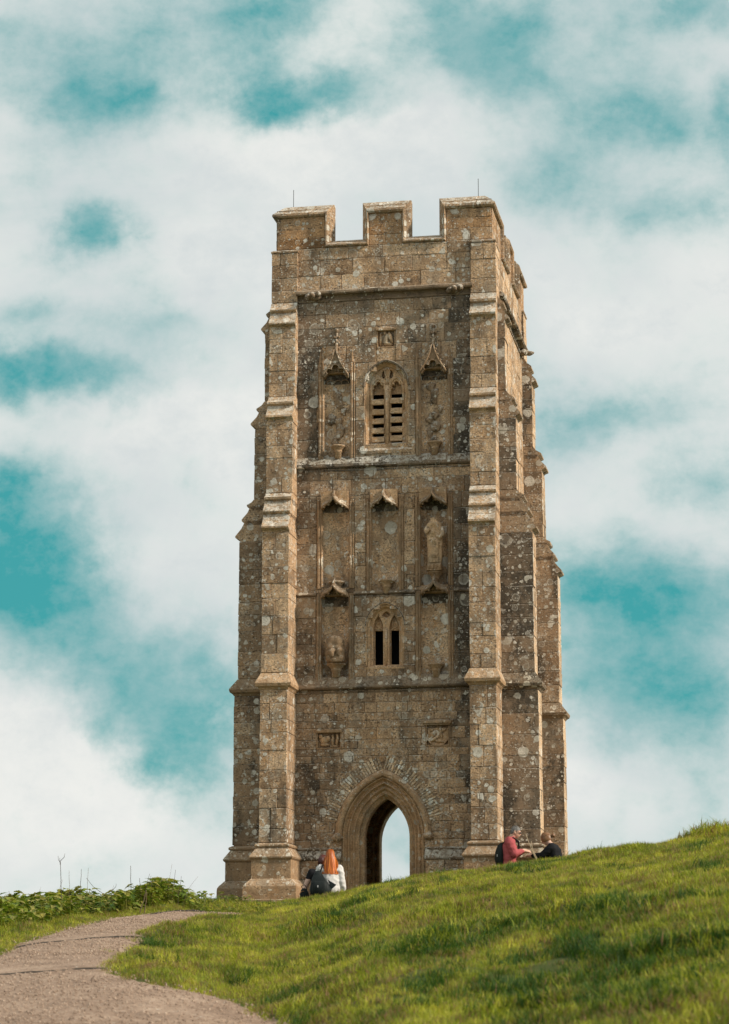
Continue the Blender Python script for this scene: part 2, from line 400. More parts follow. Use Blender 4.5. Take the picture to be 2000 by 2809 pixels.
# ------------------------------------------------------------------ the hill
def vnoise(x, y, seed=0):
    x = np.asarray(x, float); y = np.asarray(y, float)
    xi = np.floor(x).astype(np.int64); yi = np.floor(y).astype(np.int64); fx = x-xi; fy = y-yi
    fx = fx*fx*(3-2*fx); fy = fy*fy*(3-2*fy)
    def h(a, b):
        n = (a*374761393+b*668265263+seed*1442695041) & 0x7fffffff
        n = ((n ^ (n >> 13))*1274126177) & 0x7fffffff
        return ((n ^ (n >> 16)) & 0xffff)/65535.
    return (h(xi, yi)*(1-fx)+h(xi+1, yi)*fx)*(1-fy)+(h(xi, yi+1)*(1-fx)+h(xi+1, yi+1)*fx)*fy-.5
# slope of the sight line that just clears the brow, against bearing (X / Y)
_PX = np.array([-400, 0, 300, 450, 600, 700, 739, 837, 936, 1034, 1121, 1207, 1281, 1392, 1478, 1552, 1638, 1724, 1823, 1909, 2000, 2300, 2800], float)
_PY = np.array([2568, 2526, 2510, 2503, 2499, 2494, 2493, 2481, 2464, 2437, 2421, 2412, 2402, 2391, 2381, 2368, 2351, 2336, 2322, 2311, 2294, 2268, 2252], float)
_p = R(PITCH); _v = -(_PY-1404.5)/6400
BEAR = (_PX-1000)/6400/.985; BROW = (np.sin(_p)+_v*np.cos(_p))/(np.cos(_p)-_v*np.sin(_p))
def bearing(X, Y): return X/np.maximum(Y, 4.)
def base_height(X, Y):
    a = bearing(X, Y); s = np.interp(a, BEAR, BROW)
    px = 1000+6400*.985*a
    Yc = np.interp(px, [0, 300, 600, 740, 900, 1200, 1500, 2000], [36, 37, 40, 43, 42, 38, 36, 33])
    Yf = np.maximum(Y, 0)
    front = s*Yf-2.6*np.clip(1-Yf/Yc, 0, 1)**2
    zg = np.interp(X, [-12, -3, 0, 2.5, 8], [1.3, 1.6, 1.5, 1.33, 1.25])
    t = np.clip((Y-Yc)/6, 0, 1); t = t*t*(3-2*t)
    back = (s*Yc)*(1-t)+zg*t
    z = np.where(Y <= Yc, front, back)
    z = z-.012*np.maximum(Y-53, 0)**1.9
    z = z+np.where(Y < 0, .12*np.minimum(Y, 0), 0)
    return np.maximum(z, -150)
# terracettes: (x0,y0)-(x1,y1), depth, width : small hollows trodden in the slope
HOLLOWS = [(.55, 19.7, 1.01, 20.5, .17, .22), (1.01, 20.5, 1.66, 20.4, .20, .25), (1.66, 20.4, 1.95, 19.3, .12, .2), (1.0, 15.4, 1.5, 15.2, .12, .22),
           (1.75, 14.2, 2.1, 14.6, .14, .25), (2.2, 18.9, 2.7, 18.6, .14, .22), (.95, 16.7, 1.3, 16.5, .10, .2), (-.35, 28.9, -.05, 29.0, .12, .25), (-.55, 26.6, -.3, 26.7, .10, .25), (1.9, 16.6, 2.4, 16.2, .13, .22)]
def height(X, Y, lumps=True):
    X = np.asarray(X, float); Y = np.asarray(Y, float)
    z = base_height(X, Y)
    # low bank left of the path
    d = np.exp(-(((X+2.95)/.55)**2+((Y-34.6)/1.6)**2))*.12
    z = z+d
    if lumps:
        onpath = path_mask(X, Y)
        k = np.clip((Y-6)/8, 0, 1)*np.clip((60-Y)/12, 0, 1)
        z = z+k*(1-onpath)*(.16*vnoise(X/1.1, Y/1.5, 3)+.10*vnoise(X/.42, Y/.5, 5)+.05*vnoise(X/.17, Y/.2, 8))
        for (x0, y0, x1, y1, dep, wid) in HOLLOWS:
            ux, uy = x1-x0, y1-y0; L = math.hypot(ux, uy); ux /= L; uy /= L
            t = np.clip((X-x0)*ux+(Y-y0)*uy, 0, L); qx = X-x0-t*ux; qy = Y-y0-t*uy
            dist = np.hypot(qx, qy)*(1+.5*vnoise(X/.5, Y/.5, 11)); side = (qx*-uy+qy*ux)
            z = z+.7*dep*np.exp(-(dist/wid/1.05)**2)*np.where(side > 0, .55, -1.)
    return z
PATH_L = [(-2.9, 6), (-3.3, 14), (-3.62, 23.6), (-3.63, 26.92), (-3.51, 29.22), (-3.4, 31.8), (-2.92, 33.0), (-2.0, 35.1)]
PATH_R = [(.95, 6), (.42, 14), (-.50, 17.96), (-.74, 18.74), (-1.07, 19.42), (-1.40, 19.8), (-1.91, 20.26), (-2.25, 21.2), (-2.28, 21.7), (-2.35, 24.24), (-2.45, 26.28), (-2.25, 29.4), (-2.15, 32.38), (-1.8, 35.1)]
def path_mask(X, Y):
    if not PATH_L: return np.zeros_like(np.asarray(X, float)+np.asarray(Y, float))
    L = np.array(PATH_L); Q = np.array(PATH_R)
    xl = np.interp(Y, L[:, 1], L[:, 0]); xr = np.interp(Y, Q[:, 1], Q[:, 0])
    return np.clip((X-xl)/.25+.5, 0, 1)*np.clip((xr-X)/.25+.5, 0, 1)*(Y < L[-1, 1])
#GROUND_END
def zat(x, y, lumps=True): return float(height(np.array([x]), np.array([y]), lumps)[0])
def axis(fine0, fine1, step, far0, far1):
    a = list(np.arange(fine0, fine1+1e-6, step)); g = step
    while a[-1] < far1: g *= 1.22; a.append(a[-1]+g)
    g = step
    while a[0] > far0: g *= 1.22; a.insert(0, a[0]-g)
    return np.array(a)
def ground_mesh():
    xs = axis(-8.5, 8.5, .10, -420, 420); ys = axis(9, 49, .12, -30, 520)
    X, Y = np.meshgrid(xs, ys); Z = height(X, Y)
    Z = Z-.035*path_mask(X, Y)
    nx, ny = len(xs), len(ys)
    me = bpy.data.meshes.new('ground')
    me.vertices.add(nx*ny); me.vertices.foreach_set('co', np.stack([X, Y, Z], -1).astype(np.float32).ravel())
    i = (np.arange(ny-1)[:, None]*nx+np.arange(nx-1)[None]).ravel()
    q = np.stack([i, i+1, i+1+nx, i+nx], -1).astype(np.int32)
    me.loops.add(q.size); me.loops.foreach_set('vertex_index', q.ravel())
    me.polygons.add(len(q)); me.polygons.foreach_set('loop_start', np.arange(len(q), dtype=np.int32)*4)
    me.update(calc_edges=True); me.shade_smooth(); me.materials.append(M_SOIL)
    o = bpy.data.objects.new('ground', me); COL.objects.link(o); tag(o, kind='structure')
ground_mesh()

STEPS = [(-3.5, 20.32, -2.22, 21.26), (-3.58, 24.36, -2.42, 26.08), (-3.05, 32.2, -2.3, 34.6)]
def step_rise(x, y):
    z = 0
    for (x0, y0, x1, y1) in STEPS:
        yl = y0+(y1-y0)*(x-x0)/(x1-x0); d = y-yl
        z += .012*(d > 0)*max(0, 1-d/1.6)
    return z
def path_mesh():
    mb = MB(); L = np.array(PATH_L); Q = np.array(PATH_R); n = 26; ys = np.arange(7, 35.05, .08)
    rows = []
    for k, y in enumerate(ys):
        xl = np.interp(y, L[:, 1], L[:, 0])+.10*float(vnoise(y*2.2, 0, 21))+.05*float(vnoise(y*7, 0, 22))
        xr = np.interp(y, Q[:, 1], Q[:, 0])+.12*float(vnoise(y*2.4, 0, 23))+.07*float(vnoise(y*8, 0, 24))
        xx = np.linspace(xl, xr, n); zz = height(xx, np.full(n, y), False)
        rr = []
        for j in range(n):
            e = min(j, n-1-j); u = abs(2*j/(n-1)-1)
            rr.append((xx[j], y, zz[j]+.012-.03*u**6+step_rise(xx[j], y)+.010*float(vnoise(xx[j]*3, y*2, 30))))
        rows.append(rr)
    mb.grid(rows); o = mb.build('path', M_PATH, smooth=True); tag(o, kind='structure')
path_mesh()
M_EDGING = plain('shade_painted_edging', (.035, .030, .025), .8, .4, 20)  # near-black colour paints in the shade on the step risers
for i, (x0, y0, x1, y1) in enumerate(STEPS):
    mb = MB(); rows = []
    for t in np.linspace(0, 1, 25):
        x = x0+(x1-x0)*t; y = y0+(y1-y0)*t; z = zat(x, y, False)+.012
        hgt = .012+.009*float(vnoise(t*9, i, 40))-.02*abs(2*t-1)**6
        rows.append([(x, y-.035, z-.06), (x, y-.03, z+hgt-.008), (x, y-.015, z+hgt), (x, y+.03, z+hgt), (x, y+.035, z-.06)])
    mb.grid(rows); o = mb.build('path_step', M_EDGING); tag(o, kind='structure')

# ------------------------------------------------------------------ the tower
TH = R(-10.3); ZB = 1.45
CX, SX = math.cos(TH), math.sin(TH)
TO = Vector((.32+.07*CX, 46+.07*SX, ZB))
tower = empty('church_tower', TO, TH)
tag(tower, 'tall weathered limestone church tower with battlements and stepped buttresses on the hilltop', 'tower')
def T(x, y, z):            # tower frame (z above camera level) -> world
    return Vector((TO.x+CX*x-SX*y, TO.y+SX*x+CX*y, z))
def tb(mb, name, mat, parent=None, smooth=False): return mb.build(name, mat, parent or tower, smooth, off=(0, 0, ZB))
D = 5.75; HW = 2.25
STONES = []     # (area seen, parent, verts, faces, tone, dark, material)
FR_F = lambda u, w, v: (u, -w, v)                 # front face: u along x, w outwards, v up
FR_R = lambda u, w, v: (HW+w, u, v)               # right face: u = depth
FR_L = lambda u, w, v: (-HW-w, u, v)
FR_B = lambda u, w, v: (u, D+w, v)
def subtract(rc, holes):
    out = [rc]
    for (a, b, c, d) in holes:
        nx = []
        for (x0, x1, z0, z1) in out:
            if a >= x1 or b <= x0 or c >= z1 or d <= z0: nx.append((x0, x1, z0, z1)); continue
            if a > x0: nx.append((x0, a, z0, z1))
            if b < x1: nx.append((b, x1, z0, z1))
            m0, m1 = max(a, x0), min(b, x1)
            if c > z0: nx.append((m0, m1, z0, c))
            if d < z1: nx.append((m0, m1, d, z1))
        out = nx
    return [r for r in out if r[1]-r[0] > .035 and r[3]-r[2] > .03]
def courses(z0, z1, hr):
    zs = [z0]
    while zs[-1] < z1-hr[0]*.6:
        h = random.uniform(*hr)
        if z1-(zs[-1]+h) < hr[0]*.7: h = z1-zs[-1]
        zs.append(min(z1, zs[-1]+h))
    zs[-1] = z1
    return zs
def stone(fr, u0, u1, w0, w1, v0, v1, parent, seen, dark=0., mat=None, gap=.006, jit=.005, proud=.005, tone=None):
    g = gap/2; w = w1+random.uniform(-proud, proud)
    vs_, fs = cbox(u0+g, u1-g, w0, w, v0+g, v1-g, random.uniform(.004, .010), jit)
    vs_ = [fr(*p) for p in vs_]
    STONES.append(((u1-u0)*(v1-v0)*seen, parent, vs_, fs, min(1, max(0, random.gauss(.5, .13))) if tone is None else tone, dark*random.uniform(.5, 1.15), mat or M_STONE))
def masonry(fr, u0, u1, z0, z1, hr, lr, parent, seen, holes=(), dark=0., w0=-.03, w1=.022, cut=None):
    zs = courses(z0, z1, hr)
    for a, b in zip(zs[:-1], zs[1:]):
        segs = [(u0, u1)]
        if cut:
            c = cut((a+b)/2)
            if c: segs = [(u0, c[0]), (c[1], u1)]
        for (s0, s1) in segs:
            if s1-s0 < .05: continue
            us = [s0]
            while us[-1] < s1:
                l = random.uniform(*lr)
                us.append(s1 if s1-(us[-1]+l) < lr[0]*.55 else us[-1]+l)
            for p, q in zip(us[:-1], us[1:]):
                for r in subtract((p, q, a, b), holes):
                    stone(fr, r[0], r[1], w0, w1, r[2], r[3], parent, seen, dark(r[0], r[2]) if callable(dark) else dark)

# --- openings, niches and carved panels of the front (x0, x1, z0, z1)
DOOR = dict(cx=-.02, zs=2.98, a=.45, rise=.765)
WIN_U = dict(cx=.056, zs=12.06, a=.385, rise=.46)
WIN_L = dict(cx=.022, zs=7.14, a=.315, rise=.39)
NICHES = [('n4', -.965, 10.60, 12.40), ('n4', 1.04, 10.60, 12.40), ('n3', -.985, 7.93, 9.72), ('n3', .025, 7.86, 9.72), ('n3', 1.02, 7.93, 9.72),
          ('n2', -.99, 6.05, 7.80), ('n2', 1.02, 6.05, 7.80)]
NW = .275
PANELS = [(-.135, .25, 12.87, 13.26), (-1.36, -.86, 4.70, 5.05), (.83, 1.30, 4.72, 5.16)]
def wall_outline(x0, x1, z0, z1): return rect(x0, x1, z0, z1)
def walls():
    door = lambda dr: arch_pts(zb=1.0, dr=dr, **DOOR)
    wu = lambda dr: arch_pts(zb=10.86, dr=dr, **WIN_U); wl = lambda dr: arch_pts(zb=6.33, dr=dr, **WIN_L)
    holes = [door(.335), wu(.04), wl(.04)]
    holes += [rect(c-NW, c+NW, z0, z1) for _, c, z0, z1 in NICHES] + [rect(*p) for p in PANELS]
    m = panel([rect(-HW, HW, .9, 15.06)]+holes, 0, .26)
    m2 = panel([rect(-HW, HW, .9, 15.06), door(.07), wu(-.0), wl(.0)], .26, .62)
    m.add(m2.v, m2.f)
    return tb(m, 'wall', M_MORTAR)
wall = walls()
def side_walls():
    out = []
    for sgn, fr in ((1, FR_R), (-1, FR_L)):
        m = MB(); x0, x1 = (HW-.8, HW) if sgn > 0 else (-HW, -HW+.8)
        m.box(x0, x1, .62, D-.45, .9, 15.06); out.append(tb(m, 'wall', M_MORTAR))
    m = panel([rect(-HW, HW, .9, 15.06), arch_pts(0, 3.2, 1.05, 1.0, 1.0)], D-.45, D); out.append(tb(m, 'wall', M_MORTAR))
    for z in (5.3, 9.9, 14.2): m = MB(); m.box(-HW+.8, HW-.8, .62, D-.45, z, z+.2); tb(m, 'floor', M_MORTAR)  # unseen slabs added to keep daylight out of the open-topped tower
    return out
swall = side_walls()
# --- front masonry by stage
NR = [(c-NW-.115, c+NW+.115, z0-.02, z1+.02) for _, c, z0, z1 in NICHES]
def door_cut(z):
    dr = .52; a = DOOR['a']; ri = DOOR['rise']; Rr = (a*a+ri*ri)/(2*a); R2 = Rr+dr
    if z < DOOR['zs']: return (DOOR['cx']-a-.37, DOOR['cx']+a+.37)
    h = z-DOOR['zs']
    if h >= math.sqrt(R2*R2-(Rr-a)**2): return None
    x = a-Rr+math.sqrt(R2*R2-h*h); return (DOOR['cx']-x, DOOR['cx']+x)
XL, XR = -1.80, 1.86
END_DARK = lambda u, v: .75 if u > 1.38 else (.5 if u < -1.45 else .12)  # wall darker towards both ends, most at the right
for (z0, z1, hr, lr) in ((2.74, 5.86, (.13, .25), (.18, .46)),):
    masonry(FR_F, XL, XR, z0, z1, hr, lr, wall, 1, PANELS, END_DARK, cut=door_cut)
masonry(FR_F, XL, XR, 1.2, 2.52, (.2, .3), (.3, .5), wall, .6, [], .1, w1=.10, cut=lambda z: (-.86, .82))
WLH = [(WIN_L['cx']-.37, WIN_L['cx']+.37, 6.28, 7.30), (WIN_L['cx']-.24, WIN_L['cx']+.24, 7.30, 7.46), (WIN_L['cx']-.1, WIN_L['cx']+.1, 7.46, 7.60)]
WUH = [(WIN_U['cx']-.44, WIN_U['cx']+.44, 10.72, 12.2), (WIN_U['cx']-.36, WIN_U['cx']+.36, 12.2, 12.38), (WIN_U['cx']-.2, WIN_U['cx']+.2, 12.38, 12.58)]
masonry(FR_F, XL, XR, 6.12, 7.76, (.2, .36), (.25, .55), wall, 1, NR+WLH, END_DARK)
masonry(FR_F, XL, XR, 7.83, 10.38, (.2, .36), (.25, .55), wall, 1, NR, END_DARK)
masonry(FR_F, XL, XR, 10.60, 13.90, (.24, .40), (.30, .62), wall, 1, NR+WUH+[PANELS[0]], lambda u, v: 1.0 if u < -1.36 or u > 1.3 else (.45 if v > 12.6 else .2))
masonry(FR_F, XL, XR, 14.15, 15.07, (.27, .34), (.40, .75), wall, 1, [], .12)
masonry(FR_R, .62, 5.06, 2.7, 13.9, (.26, .40), (.4, .8), swall[0], .12)
masonry(FR_R, .40, D-.1, 14.15, 15.07, (.27, .34), (.4, .8), swall[0], .15)
masonry(FR_L, .62, 5.06, 2.7, 13.9, (.28, .40), (.5, .9), swall[1], .0)
masonry(FR_L, .10, D-.1, 14.15, 15.07, (.27, .34), (.5, .9), swall[1], .0)

# --- string courses
def string(fr, u0, u1, prof, mat=M_STONE, parent=None, steps=9, name='string_course'):
    mb = MB().set(.5, .75); rows = []  # moulding darkened: algae plus painted shade for the line below the lip
    for k in range(steps+1):
        u = u0+(u1-u0)*k/steps; dz = random.uniform(-.006, .006); rows.append([fr(u, w+random.uniform(-.006, .006), v+dz) for w, v in prof])
    mb.loft(rows); return tb(mb, name, mat, parent)
S1 = [(-.04, 5.80), (.035, 5.805), (.035, 5.835), (.012, 5.845), (.012, 5.885), (.10, 5.875), (.135, 5.90), (.135, 5.93), (.02, 6.13), (-.04, 6.15)]
S2 = [(-.04, 7.72), (.03, 7.725), (.03, 7.74), (.01, 7.75), (.012, 7.78), (.065, 7.775), (.075, 7.80), (.015, 7.86), (-.04, 7.87)]
S3 = [(-.04, 10.32), (.035, 10.325), (.035, 10.345), (.012, 10.355), (.012, 10.395), (.09, 10.385), (.115, 10.41), (.11, 10.46), (.015, 10.62), (-.04, 10.64)]
S4 = [(-.04, 13.90), (.045, 13.905), (.05, 13.935), (.015, 13.95), (.02, 14.0), (.05, 14.035), (.14, 14.035), (.165, 14.06), (.16, 14.10), (.13, 14.12), (.02, 14.17), (-.04, 14.18)]
string(FR_F, XL-.02, XR+.04, S1, M_CARVED, parent=wall)
for a, b in ((XL, -1.37), (-.61, .63), (1.41, XR)): string(FR_F, a, b, S2, M_CARVED, parent=wall, steps=4)
string(FR_F, XL, XR, S3, parent=wall)
string(FR_F, XL, XR, S4, M_CARVED, parent=wall)
string(FR_R, .6, 5.1, S4, parent=swall[0]); string(FR_R, .6, 5.1, S1, parent=swall[0]); string(FR_R, .6, 5.1, S3, parent=swall[0])
# plinth of the wall: two rolls with a slope between
PW = [(-.02, 2.50), (.10, 2.50), (.125, 2.52), (.13, 2.545), (.115, 2.57), (.04, 2.70), (.05, 2.715), (.055, 2.735), (.04, 2.755), (-.02, 2.77)]
string(FR_F, XL, -.85, PW, parent=wall, steps=4, name='plinth'); string(FR_F, .81, XR, PW, parent=wall, steps=4, name='plinth'); string(FR_R, .6, 5.1, PW, parent=swall[0], name='plinth')

# --- buttresses
P1, P2, P3, P4, P5 = .84, .77, .47, .27, .10
def ring(fr, u0, u1, p, v, e=0.): return [fr(u0-e, -.02, v), fr(u0-e, p+e, v), fr(u1+e, p+e, v), fr(u1+e, -.02, v)]
def buttress(fr, u0, u1, seen, dark=0., top=True, k=1.):
    p1, p2, p3, p4, p5 = (q*k for q in (P1, P2, P3, P4, P5))
    i = .022
    core = MB()
    rows = [ring(fr, u0, u1, p1, .9, .02)]
    for v, p in ((2.8, p1), (5.9, p1), (5.95, p2), (9.2, p2), (9.5, p3), (11.45, p3), (11.7, p4), (13.5, p4), (13.8, p5), (15.0, p5)):
        rows.append(ring(fr, u0+i, u1-i, p-i, v))
    core.loft(rows); b = tb(core, 'buttress', M_MORTAR)
    # plinth with its flared foot
    pl = MB().set(.45, .2+dark*.5); rr = []
    for v, e in ((.9, .30), (1.72, .30), (1.73, .25), (1.93, .25), (1.98, .245), (2.03, .215), (2.08, .165), (2.12, .13), (2.13, .115), (2.49, .115), (2.50, .125), (2.525, .15), (2.55, .155),
                 (2.575, .14), (2.73, .035), (2.74, .06), (2.765, .068), (2.79, .06), (2.82, 0)):
        rr.append(ring(fr, u0, u1, p1, v, e))
    pl.loft(rr); tb(pl, 'plinth', M_CARVED, b)
    st = MB().set(.5, dark)
    st.loft([ring(fr, u0, u1, p1, 5.80, 0), ring(fr, u0, u1, p1, 5.84, .03), ring(fr, u0, u1, p1, 5.87, .075), ring(fr, u0, u1, p1, 5.925, .09), ring(fr, u0, u1, p1, 5.95, .08), ring(fr, u0, u1, p2, 6.14, .0)])
    tb(st, 'string_course', M_CARVED, b)
    def setoffs(steps):
        mb = MB().set(.6, dark*.5)
        for (va, pa, vb, pb) in steps:            # from the lip up the slope
            j = lambda: random.uniform(-.006, .006)
            rows = [ring(fr, u0, u1, pa-.03, va-.11), ring(fr, u0, u1, pa, va-.06), ring(fr, u0, u1, pa+.08+j(), va-.025+j()), ring(fr, u0, u1, pa+.085+j(), va+.01+j()), ring(fr, u0, u1, (pa+pb)/2+.02+j(), (va+vb)/2), ring(fr, u0, u1, pb+.004, vb)]
            mb.loft(rows)
        tb(mb, 'weathering', M_STONE, b)
    m1 = p2-(p2-p3)*.42; m2 = p2-(p2-p3)*.78
    setoffs([(9.06, p2, 9.38, m1), (9.40, m1, 9.69, m2), (9.70, m2, 9.82, p3)])
    m3 = p3-(p3-p4)*.55
    setoffs([(11.41, p3, 11.68, m3), (11.71, m3, 11.87, p4)])
    m4 = p4-(p4-p5)*.6
    setoffs([(13.41, p4, 13.69, m4), (13.72, m4, 13.90, p5)])
    cap = MB().set(.4, .2); cap.loft([ring(fr, u0, u1, p5, 14.985, .012), ring(fr, u0, u1, p5, 15.02, .015), ring(fr, u0, u1, p5-.04, 15.06, -.02)]); tb(cap, 'weathering', M_STONE, b)
    for (z0, z1, p) in ((2.83, 5.80, p1), (6.15, 8.95, p2), (9.83, 11.30, p3), (11.88, 13.30, p4), (13.91, 14.98, p5)):
        zs = courses(z0, z1, (.24, .42))
        for a, c in zip(zs[:-1], zs[1:]):
            r = random.random()
            if r < .42: us = [u0, u1]
            else: us = [u0, u0+(u1-u0)*random.choice((.34, .42, .58, .66, .5)), u1]
            for s0, s1 in zip(us[:-1], us[1:]): stone(fr, s0, s1, -.01, p, a, c, b, seen, dark, proud=.006)
    return b
SB0, SB1 = .04, .63
buttress(FR_F, -2.33, -1.78, 1., .05)
buttress(FR_F, 1.815, 2.345, 1., .05)
# side ones face sideways: their broad cheeks are seen from the front
FR_R2 = lambda u, w, v: (HW-.03+w, u, v)
FR_L2 = lambda u, w, v: (-HW+.03-w, u, v)
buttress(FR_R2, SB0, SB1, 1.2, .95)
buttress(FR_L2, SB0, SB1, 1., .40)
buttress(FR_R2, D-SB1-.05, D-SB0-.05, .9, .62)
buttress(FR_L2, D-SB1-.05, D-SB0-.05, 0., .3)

# --- battlements
U_IN, U_OUT = .0, .15
def battlement(fr, L0, L1, sx, seen, mitre):
    c = (L0+L1)/2
    mids = [(-1.065, -.46), (.56, 1.147)]
    if sx != 1: mids = [(-1.30, -.52), (.52, 1.30)]
    zt, zb_ = 16.06, 15.27
    def line(d, end):            # crenellated line, d = distance into the stone from the opening edge
        dx, dt, ds = d*.65, d*1.25, d*.8
        pts = [(L0+end, zt-dt)]
        for (a, b) in mids: pts += [(c+a-dx, zt-dt), (c+a-dx, zb_-ds), (c+b+dx, zb_-ds), (c+b+dx, zt-dt)]
        return pts+[(L1-end, zt-dt)]
    ol = line(.10, 0)
    m = panel([[(L0, 14.9)]+ol+[(L1, 14.9)]], -.0, .36, fr=lambda x, y, z: fr(x, -y, z))
    p = tb(m, 'battlement', M_MORTAR)
    mb = MB().set(.45, .15)
    rows = []
    for d, w in ((.245, -.01), (.235, .06), (.21, .085), (.175, .08), (.015, -.13), (0, -.16), (0, -.30), (.03, -.385), (.10, -.385)):
        rows.append([fr(u, w, v) for u, v in line(d, -w if mitre else 0)])
    mb.grid(rows); tb(mb, 'coping', M_STONE, p)
    # facing stones of the merlons
    edges = [L0]+[q for a, b in mids for q in (c+a-.155, c+b+.155)]+[L1]
    for i in range(0, len(edges), 2):
        zs = courses(15.08, 15.75, (.2, .26))
        for a, b in zip(zs[:-1], zs[1:]):
            k = random.choice((1, 2)); us = np.linspace(edges[i]+.01, edges[i+1]-.01, k+1)
            for s0, s1 in zip(us[:-1], us[1:]): stone(fr, s0, s1, -.02, .008, a, b, p, seen, -.6, proud=.003)
    return p
bt = battlement(FR_F, -HW, HW, 1, 1, True)
battlement(FR_R, 0, D, 2, .12, True); battlement(FR_L, 0, D, 2, 0, True); battlement(FR_B, -HW, HW, 1, 0, True)
for sx in (-1, 1):
    mb = MB(); mb.tube([(sx*1.95, .25, 15.9), (sx*1.95, .25, 16.47)], .0065, 5); tb(mb, 'lightning_rod', M_ROD)
def gargoyle(c, ang, s=1.):
    mb = MB().set(.35, .6)
    r = Matrix.Rotation(ang, 3, 'Z')
    mb.ball(c, (.17*s, .12, .09), 12, 8, r, .5, c[0]); mb.ball(Vector(c)+r @ Vector((.10*s, -.08, .02)), (.08, .09, .07), 10, 7, r, .4, 3+c[0]); mb.ball(Vector(c)+r @ Vector((-.10*s, -.05, -.02)), (.09, .08, .06), 10, 7, r, .4, 5)
    mb.ball(Vector(c)+r @ Vector((0, -.16, -.02)), (.06, .11, .05), 9, 7, r, .4, 8)
    tb(mb, 'gargoyle', M_STONE, wall, True)
gargoyle((-1.44, -.10, 14.01), 0); gargoyle((1.50, -.10, 14.0), 0); gargoyle((HW+.06, 4.75, 13.95), R(90), .6)

# --- doorway
def doorway():
    mb = MB().set(.62, 0)
    prof = [(.345, -.026), (.335, -.02), (.325, .03), (.31, .08), (.285, .095), (.268, .06), (.25, .035), (.236, .05), (.232, .14), (.21, .165), (.185, .15), (.17, .135), (.155, .15), (.15, .235), (.125, .26), (.10, .245), (.085, .24), (.075, .26), (.07, .34), (.04, .38), (.0, .42), (-.002, .63), (.07, .635)]
    arch_sweep(mb, zb=1.0, prof=prof, n=18, **DOOR)
    d = tb(mb, 'doorway', M_CARVED)
    hm = MB().set(.5, .1)
    pr = [(.36, .0), (.37, -.05), (.39, -.075), (.43, -.085), (.455, -.075), (.50, -.03), (.515, .0)]
    hm.grid([[(x, y, z) for x, z in arch_pts(zb=None, dr=dr, n=20, **DOOR)] for dr, y in pr]); tb(hm, 'hood_mould', M_CARVED, d)
    for sx in (-1, 1):
        s = MB().set(.4, .2); s.ball((DOOR['cx']+sx*.905, -.05, 2.965), (.105, .10, .085), 10, 8, None, .35, sx); tb(s, 'label_stop', M_STONE, d, True)
    # thin rough voussoirs of the relieving arch
    a, ri = DOOR['a'], DOOR['rise']; Rr = (a*a+ri*ri)/(2*a)
    for sx in (-1, 1):
        ph = .22
        while True:
            dph = random.uniform(.030, .046); r0 = Rr+.51; r1 = Rr+random.uniform(.73, .80)
            q = []
            ok = True
            for rr, an in ((r0, ph+.006), (r1, ph+.006), (r1+random.uniform(-.02, .02), ph+dph-.006), (r0, ph+dph-.006)):
                x = a-Rr+rr*math.cos(an)
                if x < .012: x = .012
                q.append((DOOR['cx']+sx*x, DOOR['zs']+rr*math.sin(an)))
            if a-Rr+r0*math.cos(ph+dph*.5) < .0: break
            w = .024+random.uniform(.0, .02); v = []
            for y in (.02, -w):
                for x, z in q: v.append((x+random.uniform(-.005, .005), y+random.uniform(-.006, .006), z+random.uniform(-.005, .005)))
            m = MB().set(min(1, max(0, random.gauss(.5, .2))), random.uniform(0, .35)); m.add(v, [(4, 5, 6, 7), (0, 1, 5, 4), (1, 2, 6, 5), (2, 3, 7, 6), (3, 0, 4, 7)])
            tb(m, 'voussoir', M_RUBBLE, d)
            ph += dph
doorway()
mb = MB().set(.6, 0)
for dr, y, r in ((.0, D-.47, .035), (.10, D-.50, .03)): mb.tube([(x, y, z) for x, z in arch_pts(0, 3.2, 1.05, 1.0, 1.0, dr, 14)], r, 8)
tb(mb, 'arch_roll', M_CARVED, swall[2], True)

